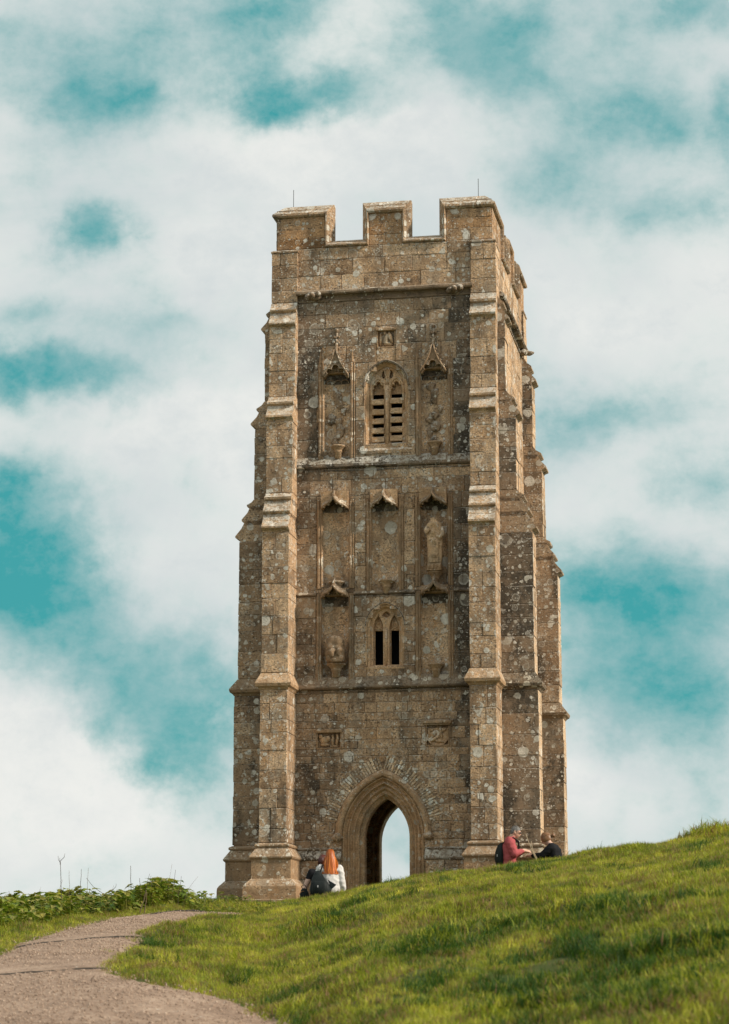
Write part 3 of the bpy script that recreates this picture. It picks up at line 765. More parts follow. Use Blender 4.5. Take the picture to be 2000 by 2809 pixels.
# --- windows
def circle(cx, cz, r, n=14, a0=0, a1=2*math.pi, end=False): return [(cx+r*math.cos(a0+(a1-a0)*k/(n if not end else n-1)), cz+r*math.sin(a0+(a1-a0)*k/(n if not end else n-1))) for k in range(n)]
def light_head(cx, zs, hw, rise, zb, cusp=0.):
    """pointed light, optionally with cusps biting into the head"""
    pts = arch_pts(cx, zs, hw, rise, zb, 0, 12)
    if not cusp: return pts
    out = []
    c = Vector((cx, zs+rise*.25))
    for x, z in pts:
        if z > zs-.02:
            an = math.atan2(z-c.y, x-cx); f = 1-cusp*abs(math.cos(an*2.5-math.pi*.25*5+math.pi/2))**4
            x, z = cx+(x-cx)*f, c.y+(z-c.y)*f
        out.append((x, z))
    return out
def upper_window():
    c = WIN_U['cx']; w = MB().set(.6, 0)
    arch_sweep(w, zb=10.86, prof=[(.075, -.022), (.06, -.022), (.045, .02), (.01, .08), (-.012, .10), (-.02, .135), (-.02, .34)], n=14, **WIN_U)
    win = tb(w, 'window', M_CARVED)
    hm = MB().set(.25, .7); hm.grid([[(x, y, z) for x, z in arch_pts(zb=None, dr=dr, n=14, **WIN_U)] for dr, y in ((.05, -.02), (.06, -.055), (.085, -.06), (.10, -.02))]); tb(hm, 'hood_mould', M_STONE, win)  # hood darkened: painted shadow outline over the arch
    out = arch_pts(c, 12.06, .37, .44, 10.87)
    holes = []
    for sx in (-1, 1):
        lc = c+sx*.188
        # cinquefoil head over the louvred light
        hp = [(lc-.115, 10.89)]+[(lc-.115, 11.99)]
        foil = [(-.085, 12.015, .032), (-.062, 12.085, .040), (0, 12.150, .045), (.062, 12.085, .040), (.085, 12.015, .032)]
        hp = [(lc-.115, 10.89), (lc-.115, 11.985)]
        for i, (fx, fz, fr_) in enumerate(foil):
            nx = math.atan2(fz-12.02, fx); a0 = {0: 230, 1: 205, 2: 170, 3: 110, 4: 50}[i]; a1 = {0: 70, 1: 40, 2: 10, 3: -25, 4: -50}[i]
            hp += [(lc+fx+fr_*math.cos(R(a0+(a1-a0)*k/7)), fz+fr_*math.sin(R(a0+(a1-a0)*k/7))) for k in range(8)]
        hp += [(lc+.115, 11.985), (lc+.115, 10.89)]
        holes.append(hp)
        m = c+sx*.075
        holes.append([(m+.040*math.cos(t)*(1-.35*math.sin(t)), 12.345+.085*math.sin(t)) for t in [2*math.pi*k/14 for k in range(14)]])
    t = panel([out]+holes, .12, .24, bevel=.016); t.set(.62); t.tone = [.62]*len(t.f); tb(t, 'tracery', M_CARVED, win)
    # raised ribs of the two sub-arches and the mullion
    rb = MB().set(.66, 0)
    for sx in (-1, 1):
        lc = c+sx*.188; rb.tube([(x, .112, z) for x, z in arch_pts(lc, 12.05, .142, .22, 11.6, 0, 8)], .022, 6)
        rb.tube([(c+sx*.01, .112, 12.05), (c+sx*.02, .112, 12.25), (c+sx*.055, .112, 12.40), (c+sx*.02, .112, 12.47)], .016, 6)
    rb.tube([(c, .10, 10.88), (c, .10, 12.1)], .045, 8)
    tb(rb, 'mullion', M_CARVED, win, True)
    bk = MB().set(.62); bk.box(c-.38, c+.38, .27, .30, 11.96, 12.5); tb(bk, 'back_slab', M_CARVED, win)
    for sx in (-1, 1):
        lc = c+sx*.188
        for k, z in enumerate((11.70, 11.49, 11.30, 11.10, 10.915)):
            m = MB().set(.66); zz = z+(.015 if sx > 0 else 0)
            hw = .128; rows = []
            for x in (lc-hw, lc-hw*.4, lc+hw*.3, lc+hw):
                d = random.uniform(-.006, .006)
                rows.append([(x, .36, zz+.19), (x, .20, zz+.15+d), (x, .13, zz+.13+d), (x, .09, zz+.10+d), (x, .085, zz+.012), (x, .11, zz), (x, .36, zz+.11)])
            m.loft(rows); tb(m, 'louvre', M_CARVED, win)
    dk = MB(); dk.box(c-.4, c+.4, .60, .62, 10.8, 12.6); tb(dk, 'void_sheet', M_DARK, win)  # near-black sheet stands in for the unlit void behind the louvres
    sl = MB().set(.5); sl.loft([[(x, -.04, 10.66), (x, -.05, 10.72), (x, .10, 10.90), (x, .4, 10.92), (x, .4, 10.66)] for x in np.linspace(c-.52, c+.52, 6)]); tb(sl, 'sill', M_STONE, win)
M_DARK = plain('painted_void_black', (.012, .012, .011), .9)  # near-black that paints the unlit interior behind the windows
upper_window()
def lower_window():
    c = WIN_L['cx']; w = MB().set(.7, 0)
    arch_sweep(w, zb=6.33, prof=[(.075, -.022), (.055, -.022), (.045, .03), (.005, .05), (-.01, .09), (-.035, .13), (-.04, .45)], n=14, **WIN_L)
    win = tb(w, 'window', M_CARVED)
    out = arch_pts(c, 7.14, .31, .38, 6.34); holes = []
    for sx in (-1, 1):
        lc = c+sx*.163
        holes.append(rect(lc-.082, lc+.082, 6.372, 7.075))
        holes.append(circle(lc, 7.20, .045)); 
    holes.append([(c-.05, 7.40), (c, 7.36), (c+.05, 7.40), (c, 7.45)])
    lan = [arch_pts(c+sx*.163, 7.10, .098, .27, 6.372, 0, 8) for sx in (-1, 1)]; top = [(c-.085, 7.375), (c, 7.31), (c+.085, 7.375), (c+.045, 7.43), (c, 7.45), (c-.045, 7.43)]
    t = panel([out]+lan+[top], .13, .24, bevel=.012); t.tone = [.72]*len(t.f); tb(t, 'tracery', M_CARVED, win)
    t = panel([arch_pts(c, 7.14, .30, .37, 6.34), holes[0], holes[2]], .25, .31); t.tone = [.6]*len(t.f); tb(t, 'back_slab', M_CARVED, win)
    rb = MB().set(.72, 0)
    for sx in (-1, 1):
        lc = c+sx*.158
        rb.tube([(lc+.050*math.cos(q), .24, 7.19+.050*math.sin(q)) for q in np.linspace(0, 6.283, 16)]+[(lc, .24, 7.31)], .016, 6)
        rb.tube([(lc+.066*math.cos(q), .24, 7.075+.055*math.sin(q)) for q in np.linspace(0, math.pi, 9)], .016, 6)
    rb.tube([(c-.05, .23, 7.345), (c, .23, 7.40), (c+.05, .23, 7.345)], .014, 5)
    rb.tube([(c, .12, 6.36), (c, .12, 7.12)], .03, 8)
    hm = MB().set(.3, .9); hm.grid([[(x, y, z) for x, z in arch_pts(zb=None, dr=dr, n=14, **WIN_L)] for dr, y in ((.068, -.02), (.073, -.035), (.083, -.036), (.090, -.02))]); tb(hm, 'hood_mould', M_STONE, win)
    tb(rb, 'mullion', M_CARVED, win, True)
    sl = MB().set(.6); sl.loft([[(x, -.028, 6.27), (x, -.034, 6.30), (x, .16, 6.37), (x, .4, 6.37), (x, .4, 6.27)] for x in np.linspace(c-.39, c+.39, 6)]); tb(sl, 'sill', M_CARVED, win)
    dk = MB(); dk.box(c-.36, c+.36, .85, .87, 6.3, 7.6); tb(dk, 'void_sheet', M_DARK, win)  # dark sheet standing in for the unlit room
lower_window()

# --- niches
def ogee(hw, h, n=10):
    """half-widths and heights of an ogee arch line from the left foot to the right foot"""
    pts = []
    for k in range(-n, n+1):
        u = k/n; a = 1-abs(u)
        z = h*(.62*(a**.55)*(1-a*.35)+.60*max(0, a-.45)**2/.3025) if a > 0 else 0
        pts.append((u*hw, z))
    m = max(z for _, z in pts)
    return [(x, z/m*h) for x, z in pts]
def pedestal(parent, c, z, s=1., body=.14):
    mb = MB().set(.55, .25)
    mb.lathe((c, .0, z), [(0, .0), (.155*s, 0), (.17*s, -.012), (.168*s, -.035), (.135*s, -.05), (.13*s, -.068), (.105*s, -.085), (.09*s, -.12), (.098*s, -.13), (.096*s, -.145), (.08*s, -.155), (.076*s, -.27), (0, -.29)], 14, (1, 1.05))
    tb(mb, 'pedestal', M_CARVED, parent, True)
def shaft(mb, x, z0, z1, pin=False):
    mb.box(x-.05, x+.05, -.035, .03, z0, z1, .008)
    mb.tube([(x-.018, -.04, z0), (x-.018, -.04, z1-.02)], .026, 7)
    mb.tube([(x+.036, -.03, z0), (x+.036, -.03, z1-.05)], .016, 6)
    if pin: mb.tube([(x-.01, -.03, z1-.02), (x-.01, -.03, z1+.03), (x-.01, -.02, z1+.28)], [.045, .035, .006], 6)
def canopy(parent, c, z, block=True):
    """ogee hood: z = foot of the arch"""
    og = ogee(.245, .215); mb = MB()
    if block:
        m = panel([[(c-.275, z-.015)]+[(c+x, z+h) for x, h in og]+[(c+.275, z-.015), (c+.275, z+.34), (c-.275, z+.34)]], -.16, .12); mb.add(m.v, m.f)
    else:
        m = panel([[(c-.275, z-.015)]+[(c+x, z+h) for x, h in og]+[(c+.275, z-.015)]+[(c+x*1.1, z+h+.05) for x, h in og[::-1]]], -.16, .12); mb.add(m.v, m.f)
    mb.tone = [.5]*len(mb.f)
    for i, f in enumerate(mb.f):
        a, b_, c_ = (Vector(mb.v[q]) for q in f[:3])
        if abs((b_-a).cross(c_-a).normalized().y) < .5 and all(mb.v[q][2] < z+.23 and abs(mb.v[q][0]-c) < .26 for q in f): mb.dark[i] = 1.6  # underside blackened: soot with the cavity's shade painted in
    k = tb(mb, 'canopy', M_CARVED, parent)
    rb = MB().set(.40, .4)
    # the front rim projects in the middle, foils hang under it
    rim = [(c+x*1.06, -.165-.15*math.cos(x/.24*math.pi/2), z+h-.02) for x, h in og]
    rb.tube(rim, .027, 6)
    for s in (-.78, -.38, .38, .78):
        i = int((s+1)/2*(len(og)-1)); x, h = og[i]; rb.ball((c+x, -.17-.12*math.cos(x/.24*1.57), z+h-.05), (.022, .03, .026), 7, 5)
    rb.tube([(c, -.30, z+.17), (c, -.26, z+.24), (c, -.19, z+.30), (c, -.14, z+.36)], [.03, .035, .025, .012], 6)
    # sloping top between rim and wall
    top = []
    for x, h in og: 
        y = -.165-.15*math.cos(x/.24*math.pi/2); top.append([(c+x*1.06, y, z+h), (c+x*1.02, (y-.15)/2-.01, z+h+.05), (c+x, -.13, z+h+.10)])
    rb.grid(top)
    tb(rb, 'canopy_rim', M_CARVED, k, True)
def canopy_tall(parent, c, z):
    """nodding canopy with trefoil mouth, steep gable and pinnacle; z = foot"""
    tre = []
    for fx, fz, r, a0, a1 in ((-.125, .10, .062, 235, 35), (0, .165, .082, 165, 15), (.125, .10, .062, 145, -55)):
        tre += [(c+fx+r*math.cos(R(a0+(a1-a0)*k/8)), z+fz+r*math.sin(R(a0+(a1-a0)*k/8))) for k in range(9)]
    gab = [(c+s_*x, z+h) for s_, seq in ((1, ((.235, -.01), (.235, .06), (.17, .16), (.105, .27), (.055, .40), (.02, .54))), (-1, ((.02, .54), (.055, .40), (.105, .27), (.17, .16), (.235, .06), (.235, -.01)))) for x, h in seq]
    m = panel([tre+gab], -.20, -.10); m.tone = [.42]*len(m.f); m.dark = [.35]*len(m.f)
    k = tb(m, 'canopy', M_CARVED, parent)
    rb = MB().set(.40, .45)
    for s_ in (-1, 1):
        rb.tube([(c+s_*x, -.215, z+h) for x, h in ((.27, .0), (.235, .07), (.17, .17), (.105, .28), (.055, .41), (.015, .56))], .022, 6)
        for x, h in ((.205, .13), (.135, .24), (.08, .36), (.045, .47)): rb.ball((c+s_*(x+.025), -.215, z+h), .022, 6, 5)
        rb.box(c+s_*.235-.02, c+s_*.235+.02, -.2, .02, z-.01, z+.08)
    rb.tube([(x, -.21, zz) for x, zz in tre], .014, 5)
    rb.tube([(c, -.16, z+.50), (c, -.12, z+.58), (c, -.06, z+.75), (c, -.03, z+.98)], [.035, .04, .032, .018], 6)
    for h in (.62, .74, .86): rb.ball((c-.045, -.07, z+h), .028, 6, 5); rb.ball((c+.045, -.07, z+h), .028, 6, 5)
    rb.ball((c, -.04, z+1.0), (.035, .035, .045), 7, 6)
    # hanging boss of circular foils in the gable
    rb.tube([(c+.065*math.cos(a), -.205, z+.31+.05*math.sin(a)) for a in np.linspace(R(180), R(360), 9)], .012, 5)
    # vault ribs between mouth and wall
    roof = [[(c+s_*.235, -.15*(1-t), z+.02+.22*math.sin(math.pi*u)*(1-t*.2)) for t in (0, .5, 1)] for u, s_ in ((0, -1), (1, 1))]
    for i in (-1, 0, 1): rb.tube([(c+i*.15+.085*math.cos(a), .10-.04*abs(i), z-.09+.075*math.sin(a)) for a in np.linspace(0, math.pi, 8)], .012, 5)
    sd = MB()
    rb.grid([[(c-.235, -.2, z+.06), (c-.12, -.2, z+.22), (c, -.2, z+.27), (c+.12, -.2, z+.22), (c+.235, -.2, z+.06)], [(c-.26, .1, z+.10), (c-.13, .1, z+.25), (c, .1, z+.30), (c+.13, .1, z+.25), (c+.26, .1, z+.10)]])
    tb(rb, 'canopy_rim', M_CARVED, k, True)
def niche(kind, c, z0, z1, deep=.105):
    mb = MB().set(.60, .0)
    # shallow curved back
    rows = []
    for z in np.linspace(z0, z1, 9):
        rows.append([(c-NW*math.cos(a), .012+deep*math.sin(a)**.7, z) for a in np.linspace(0, math.pi, 13)])
    mb.grid(rows)
    k_ = 12; up_ = 3 if kind != 'n4' else 2
    mb.dark = [(.0 if i//k_ < 7 else 1.0) for i in range(len(mb.f))]  # top rows darkened: soot and painted shade below the hood
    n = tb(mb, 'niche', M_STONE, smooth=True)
    fm = MB().set(.45, .3)
    for sx in (-1, 1): shaft(fm, c+sx*(NW+.052), z0-.02, z1+(.22 if kind == 'n4' else .02), kind == 'n4')
    tb(fm, 'niche_shaft', M_CARVED, n)
    if kind == 'n4':          # weathered remains of the carving that filled the niche
        w = MB().set(.5, .35)
        for k in range(9): w.ball((c+random.uniform(-.13, .13), .10, z0+.35+k*.13+random.uniform(-.05, .05)), (random.uniform(.05, .11), random.uniform(.02, .05), random.uniform(.07, .15)), 9, 7, None, .7, k*3.3+c)
        tb(w, 'worn_carving', M_STONE, n, True)
    hd = MB(); hd.box(c-NW, c+NW, -.018, .26, z1-.02, z1+.0); tb(hd, 'niche_lintel', M_CARVED, n)
    hd = MB(); hd.box(c-NW, c+NW, -.01, .26, z0-.06, z0); tb(hd, 'niche_sill', M_CARVED, n)
    return n
NOBJ = [niche(*a, deep={4: .20, 5: .19}.get(i, .115)) for i, a in enumerate(NICHES)]
canopy_tall(NOBJ[0], -.965, 12.27); canopy_tall(NOBJ[1], 1.04, 12.27)
pedestal(NOBJ[0], -.935, 10.86, .92); pedestal(NOBJ[1], 1.045, 10.86, .92)
for i in (2, 3, 4): canopy(NOBJ[i], NICHES[i][1], 9.55)
canopy(NOBJ[5], -.98, 7.74, False); canopy(NOBJ[6], 1.045, 7.75, False)
pedestal(NOBJ[2], -.96, 8.06); pedestal(NOBJ[3], .055, 8.06); pedestal(NOBJ[6], 1.045, 6.35); pedestal(NOBJ[5], -.965, 6.40, 1.15); pedestal(NOBJ[4], 1.045, 8.20, .95)
# --- panels in relief
def relief(p, kind):
    x0, x1, z0, z1 = p; c = (x0+x1)/2; h = z1-z0; f = MB().set(.5, .15)
    bk = MB().set(.42, .35); bk.box(x0, x1, .07, .10, z0, z1); n = tb(bk, 'carved_panel', M_CARVED)
    rw, top = .03, .05
    f.box(x0-.02, x1+.02, -.055, .1, z1-.03, z1+.03, .01); f.box(x0, x1, -.02, .1, z0, z0+.025, .006); f.box(x0, x0+.022, -.02, .1, z0+.025, z1-.03, .005); f.box(x1-.022, x1, -.02, .1, z0+.025, z1-.03, .005)
    if kind == 2: f.box(x0-.05, x1+.05, -.085, .02, z1+.0, z1+.06, .012)
    tb(f, 'panel_frame', M_CARVED, n)
    g = MB().set(.62, 0); ry = lambda a: Matrix.Rotation(a, 3, 'Y')
    if kind == 0:
        g.ball((c-.125, .05, (z0+z1)/2), (.032, .05, .14), 9, 8, None, .2); g.ball((c-.01, .05, z0+.19), (.055, .06, .13), 10, 8, ry(.15), .25, 2); g.ball((c+.08, .04, z0+.23), (.045, .05, .13), 10, 8, ry(-.35), .2, 4)
        g.ball((c+.04, .05, z0+.09), (.10, .05, .045), 9, 7, ry(.3), .3, 6); g.ball((c-.03, .03, z0+.32), (.03, .04, .035), 8, 6)
    elif kind == 1:
        g.ball((c-.11, .05, z0+.19), (.11, .06, .075), 11, 8, ry(.2), .4, 2); g.ball((c-.17, .03, z0+.25), (.05, .05, .05), 9, 7, None, .3, 3); g.ball((c-.03, .04, z0+.22), (.05, .05, .05), 9, 7, None, .3, 9)
        g.ball((c+.07, .05, z0+.17), (.032, .05, .10), 9, 7, None, .3, 4); g.ball((c+.16, .05, z0+.18), (.035, .05, .11), 9, 7, ry(.1), .3, 5); g.ball((c-.09, .05, z0+.09), (.10, .05, .035), 9, 6, None, .3, 6); g.ball((c+.1, .06, z0+.06), (.10, .04, .025), 9, 6)
        g.ball((c+.16, .03, z0+.28), (.025, .035, .03), 8, 6); g.ball((c+.07, .03, z0+.26), (.028, .035, .03), 8, 6)
    else:
        sh = [(c-.20, z1-.08), (c+.20, z1-.08), (c+.205, z0+.14), (c+.12, z0+.045), (c, z0+.02), (c-.12, z0+.045), (c-.205, z0+.14)]
        m = panel([sh], .02, .09); g.add(m.v, m.f)
        g.tube([(x, .01, z) for x, z in [(c-.2, z1-.2), (c-.205, z0+.14), (c-.12, z0+.045), (c, z0+.02), (c+.12, z0+.045), (c+.205, z0+.14)]], .018, 6)
        g.ball((c-.09, .01, z0+.24), (.06, .05, .075), 10, 8, ry(.4), .35, 2); g.ball((c-.04, .01, z0+.15), (.11, .04, .04), 10, 7, ry(-.5), .35, 4); g.ball((c-.11, 0, z0+.32), (.035, .04, .035), 8, 6)
        g.ball((c+.07, .01, z0+.25), (.028, .04, .10), 9, 7, ry(-.2), .3, 5); g.ball((c+.12, .01, z0+.31), (.07, .035, .03), 9, 6, ry(-.5), .3, 7); g.ball((c+.03, .01, z0+.10), (.12, .03, .025), 9, 6, ry(.15))
    tb(g, 'relief_figure', M_CARVED, n, True)
for i, p in enumerate(PANELS): relief(p, i)
#TOWER_PARTS_END
# --- statues in the niches
def to_thing(mb, name, mat, root, smooth=True):
    """tower-frame mesh under a thing of its own"""
    v = [root.matrix_local_inv @ T(*p) for p in mb.v]
    mb.v = [tuple(p) for p in v]; return mb.build(name, mat, root.obj, smooth)
class Root:
    def __init__(s, name, x, y, z, label, cat, group=None):
        s.obj = empty(name, T(x, y, z), TH); tag(s.obj, label, cat, group)
        s.matrix_local_inv = (Matrix.Translation(T(x, y, z)) @ Matrix.Rotation(TH, 4, 'Z')).inverted()
def robed_statue():
    c, z0, z1 = 1.04, 8.355, 9.27; r = Root('stone_statue', c, -.07, 8.20, 'headless stone bishop in draped robes standing on a corbel in the middle right niche', 'statue')
    mb = MB().set(.82, 0); rows = []; m, n = 60, 48
    for i in range(m+1):
        t = i/m; z = z0+(z1-z0)*t
        hw = np.interp(t, [0, .05, .3, .55, .78, .87, .93, .97, 1], [.140, .146, .152, .161, .167, .147, .083, .07, .072])
        row = []
        for k in range(n):
            a = 2*math.pi*k/n; x = math.cos(a); y = -math.sin(a)
            d = 0
            if y < 0:
                xc = x
                fold = math.sin((t*30+6*(xc*xc)*2.2))*max(0, 1-xc*xc*1.3) if .38 < t < .9 else 0
                vert = math.sin(xc*16)*.6 if t <= .45 else math.sin(xc*14)*.15
                d = .027*fold*(1 if t > .45 else .7)+.020*vert
                if .10 < t < .52 and abs(xc) < .62*(t/.52)**.4: d += .034       # chasuble point
            row.append((c+x*(hw+d*.4)+.012*math.sin(t*5), -.07+y*(.125 if t < .9 else .075)*(1+d*7), z))
        rows.append(row)
    mb.loft(rows)
    mb.tube([(c-.13, -.10, 9.10), (c-.165, -.13, 9.02), (c-.14, -.19, 8.96), (c-.09, -.20, 9.04)], [.045, .05, .042, .03], 8)
    mb.tube([(c+.15, -.08, 9.08), (c+.17, -.13, 8.92), (c+.12, -.19, 8.86), (c+.05, -.20, 8.88)], [.045, .055, .042, .03], 8)
    mb.ball((c, -.07, 9.26), (.075, .065, .03), 12, 6)
    to_thing(mb, 'robed_body', M_CARVED, r)
    b = MB().set(.55, .1); b.box(c-.15, c+.15, -.19, .05, 8.20, 8.225, .006); b.box(c-.14, c+.14, -.17, .05, 8.226, 8.345, .006)
    for x in (-.10, -.03, .04, .11): b.ball((c+x, -.175, 8.28), (.026, .03, .05), 7, 6)
    to_thing(b, 'statue_base', M_CARVED, r, False)
robed_statue()
def broken_statue():
    c, z0 = -.965, 6.402; r = Root('broken_statue', c, -.08, z0, 'battered lower half of a seated stone figure on a corbel in the lower left niche', 'statue')
    mb = MB().set(.55, .35); rows = []; m, n = 22, 26
    for i in range(m+1):
        t = i/m; hw = np.interp(t, [0, .1, .3, .6, .8, .93, 1], [.15, .175, .195, .19, .18, .15, .05]); row = []
        for k in range(n):
            a = 2*math.pi*k/n; p = Vector((math.cos(a)*hw, -math.sin(a)*hw*.8, t*.55))
            q = p+Vector((3.3, 1.7, .4)); d = .30*mnoise.noise(q*6.5)+.18*mnoise.noise(q*14)
            g = .85 if (abs(p.x) < .045 and p.y < 0 and .3 < t < .95) else 1
            row.append((c+p.x*(1+d*.6), -.13+p.y*(1+d)*g, z0+p.z))
        rows.append(row)
    mb.loft(rows)
    mb.ball((c-.05, -.26, z0+.19), (.09, .08, .09), 10, 8, None, .5, 2); mb.ball((c+.10, -.24, z0+.22), (.06, .06, .10), 10, 8, None, .5, 4)
    to_thing(mb, 'seated_figure', M_CARVED, r)
broken_statue()
#STATUES_END
# --- the dressed stones: the 300 that show largest are objects, the rest one part
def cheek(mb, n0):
    """darkened stones: side-facing faces lose their dark and are painted paler, as if sunlit"""
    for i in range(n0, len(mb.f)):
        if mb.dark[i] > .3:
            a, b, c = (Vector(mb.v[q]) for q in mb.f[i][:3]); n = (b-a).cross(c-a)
            if n.length > 1e-9 and abs(n.normalized().x) > .8: mb.dark[i] = 0.; mb.tone[i] = min(1, mb.tone[i]+.2)  # stain dropped and tone lifted: sunlight painted into the side faces
def lay_stones():
    STONES.sort(key=lambda q: -q[0])
    rest = MB(); by = {}
    for i, (ar, par, v, f, tone, dark, mat) in enumerate(STONES):
        if i < 300:
            c = [sum(p[k] for p in v)/len(v) for k in range(3)]
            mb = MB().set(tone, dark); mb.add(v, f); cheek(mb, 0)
            o = mb.build('stone', mat, par, off=c, recalc=False); o.location = (c[0], c[1], c[2]-ZB)
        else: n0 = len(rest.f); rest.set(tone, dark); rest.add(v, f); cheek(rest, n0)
    o = tb(rest, 'stonework', M_STONE); o['kind'] = 'stuff'
    print('stones', len(STONES))
lay_stones()
#TOWER_END
# ------------------------------------------------------------------ grass and plants (stuff)
def hidden_collection(name): return bpy.data.collections.new(name)      # prototypes live outside the scene
def proto(mb, name, mat, col):
    o = mb.build(name, mat, recalc=False); COL.objects.unlink(o); col.objects.link(o); return o
def blade(mb, base, h, lean, ang, w, segs=3, droop=.5):
    d = Vector((math.cos(ang), math.sin(ang), 0)); s_ = Vector((-d.y, d.x, 0)); L = []; Q = []
    for k in range(segs+1):
        t = k/segs; p = Vector(base)+d*(lean*h*t*t)+Vector((0, 0, h*(t-droop*lean*.5*t*t*t))); ww = w*(1-t**1.5)*.5
        if k == segs: L.append(p)
        else: L += [p-s_*ww, p+s_*ww]
    f = [(2*k, 2*k+1, 2*k+3, 2*k+2) for k in range(segs-1)]+[(2*segs-2, 2*segs-1, 2*segs)]
    mb.add([tuple(q) for q in L], f)
def tuft_collection(name, mat, n, nb, h, w, spread, variants=5):
    col = hidden_collection(name)
    for v in range(variants):
        mb = MB()
        for _ in range(nb):
            r = spread*math.sqrt(random.random()); a = random.uniform(0, 6.283)
            blade(mb, (r*math.cos(a), r*math.sin(a), -.012), random.uniform(*h), random.uniform(.2, 1.1), random.uniform(0, 6.283), random.uniform(*w))
        proto(mb, 'grass_tuft', mat, col)
    return col
def scatter(o, col, density, smin, smax, tilt=.25, seed=0, align=False):
    """geometry nodes: points by the 'dens' attribute, scaled by 'gs'"""
    g = bpy.data.node_groups.new('scatter', 'GeometryNodeTree'); n = g.nodes; l = g.links
    g.interface.new_socket('Geometry', in_out='INPUT', socket_type='NodeSocketGeometry'); g.interface.new_socket('Geometry', in_out='OUTPUT', socket_type='NodeSocketGeometry')
    gi = n.new('NodeGroupInput'); go = n.new('NodeGroupOutput')
    da = n.new('GeometryNodeInputNamedAttribute'); da.data_type = 'FLOAT'; da.inputs['Name'].default_value = 'dens'
    mul = n.new('ShaderNodeMath'); mul.operation = 'MULTIPLY'; mul.inputs[1].default_value = density; l.new(da.outputs[0], mul.inputs[0])
    dp = n.new('GeometryNodeDistributePointsOnFaces'); dp.inputs['Seed'].default_value = seed; l.new(gi.outputs[0], dp.inputs['Mesh']); l.new(mul.outputs[0], dp.inputs['Density'])
    ci = n.new('GeometryNodeCollectionInfo'); ci.inputs['Collection'].default_value = col; ci.inputs['Separate Children'].default_value = True; ci.inputs['Reset Children'].default_value = True
    ip = n.new('GeometryNodeInstanceOnPoints'); ip.inputs['Pick Instance'].default_value = True
    l.new(dp.outputs['Points'], ip.inputs['Points']); l.new(ci.outputs[0], ip.inputs['Instance'])
    rv = n.new('FunctionNodeRandomValue'); rv.data_type = 'FLOAT_VECTOR'; rv.inputs[0].default_value = (-tilt, -tilt, 0); rv.inputs[1].default_value = (tilt, tilt, 6.283); l.new(rv.outputs[0], ip.inputs['Rotation'])
    ra = n.new('GeometryNodeInputNamedAttribute'); ra.data_type = 'FLOAT'; ra.inputs['Name'].default_value = 'gs'
    rs = n.new('FunctionNodeRandomValue'); rs.data_type = 'FLOAT'; rs.inputs[2].default_value = smin; rs.inputs[3].default_value = smax; rs.inputs['Seed'].default_value = 5
    m2 = n.new('ShaderNodeMath'); m2.operation = 'MULTIPLY'; l.new(ra.outputs[0], m2.inputs[0]); l.new(rs.outputs[1], m2.inputs[1]); l.new(m2.outputs[0], ip.inputs['Scale'])
    l.new(ip.outputs[0], go.inputs[0])
    md = o.modifiers.new('scatter', 'NODES'); md.node_group = g
def emitter(name, mat, x0, x1, y0, y1, step, dens, gs, col, density, smin, smax, seed=0, tilt=.25, zoff=0.):
    xs = np.arange(x0, x1, step); ys = np.arange(y0, y1, step); X, Y = np.meshgrid(xs, ys); Z = height(X, Y, zoff == 0)+zoff
    dv = dens(X, Y); gv = gs(X, Y)
    nx, ny = len(xs), len(ys); i = (np.arange(ny-1)[:, None]*nx+np.arange(nx-1)[None]).ravel()
    q = np.stack([i, i+1, i+1+nx, i+nx], -1)
    keep = dv.ravel()[q].max(1) > .01; q = q[keep]
    me = bpy.data.meshes.new(name)
    me.from_pydata(np.stack([X, Y, Z], -1).reshape(-1, 3).tolist(), [], q.tolist())
    for nm, a in (('dens', dv), ('gs', gv)):
        at = me.attributes.new(nm, 'FLOAT', 'POINT'); at.data.foreach_set('value', a.astype(np.float32).ravel())
    me.materials.append(mat)
    o = bpy.data.objects.new(name, me); COL.objects.link(o); tag(o, kind='stuff')
    scatter(o, col, density, smin, smax, tilt, seed)
    return o
def bank(X, Y):
    """leafy growth along the left brow of the path"""
    L = np.array(PATH_L); xl = np.interp(Y, L[:, 1], L[:, 0])
    side = np.clip((xl-.25-X)/.5, 0, 1)
    lo = 26.8+.8*vnoise(X/1.0, Y*0, 61)+np.clip((X+3.6)*3.4, 0, 6)
    far = np.clip((Y-lo)/.8, 0, 1)*np.clip((40-Y)/2, 0, 1)
    tail = np.exp(-(((X+2.05)/.45)**2+((Y-36.6)/1.3)**2))
    beyond = np.clip((Y-35.2)/.6, 0, 1)*np.clip((-1.75-X)/.35, 0, 1)*np.clip((40-Y)/2, 0, 1)
    return (1-path_mask(X, Y))*np.maximum(np.maximum(side*far, tail*.5*(Y > 35.1)), beyond).clip(0, 1)
def in_view(X, Y): return (np.abs(X) < .168*Y+2.6)
def tower_free(X, Y):
    dx, dy = X-TO.x, Y-TO.y; lx = CX*dx+SX*dy; ly = -SX*dx+CX*dy
    return ((np.abs(lx) > 3.3) | (ly < -1.15) | (ly > 6.5)).astype(float)
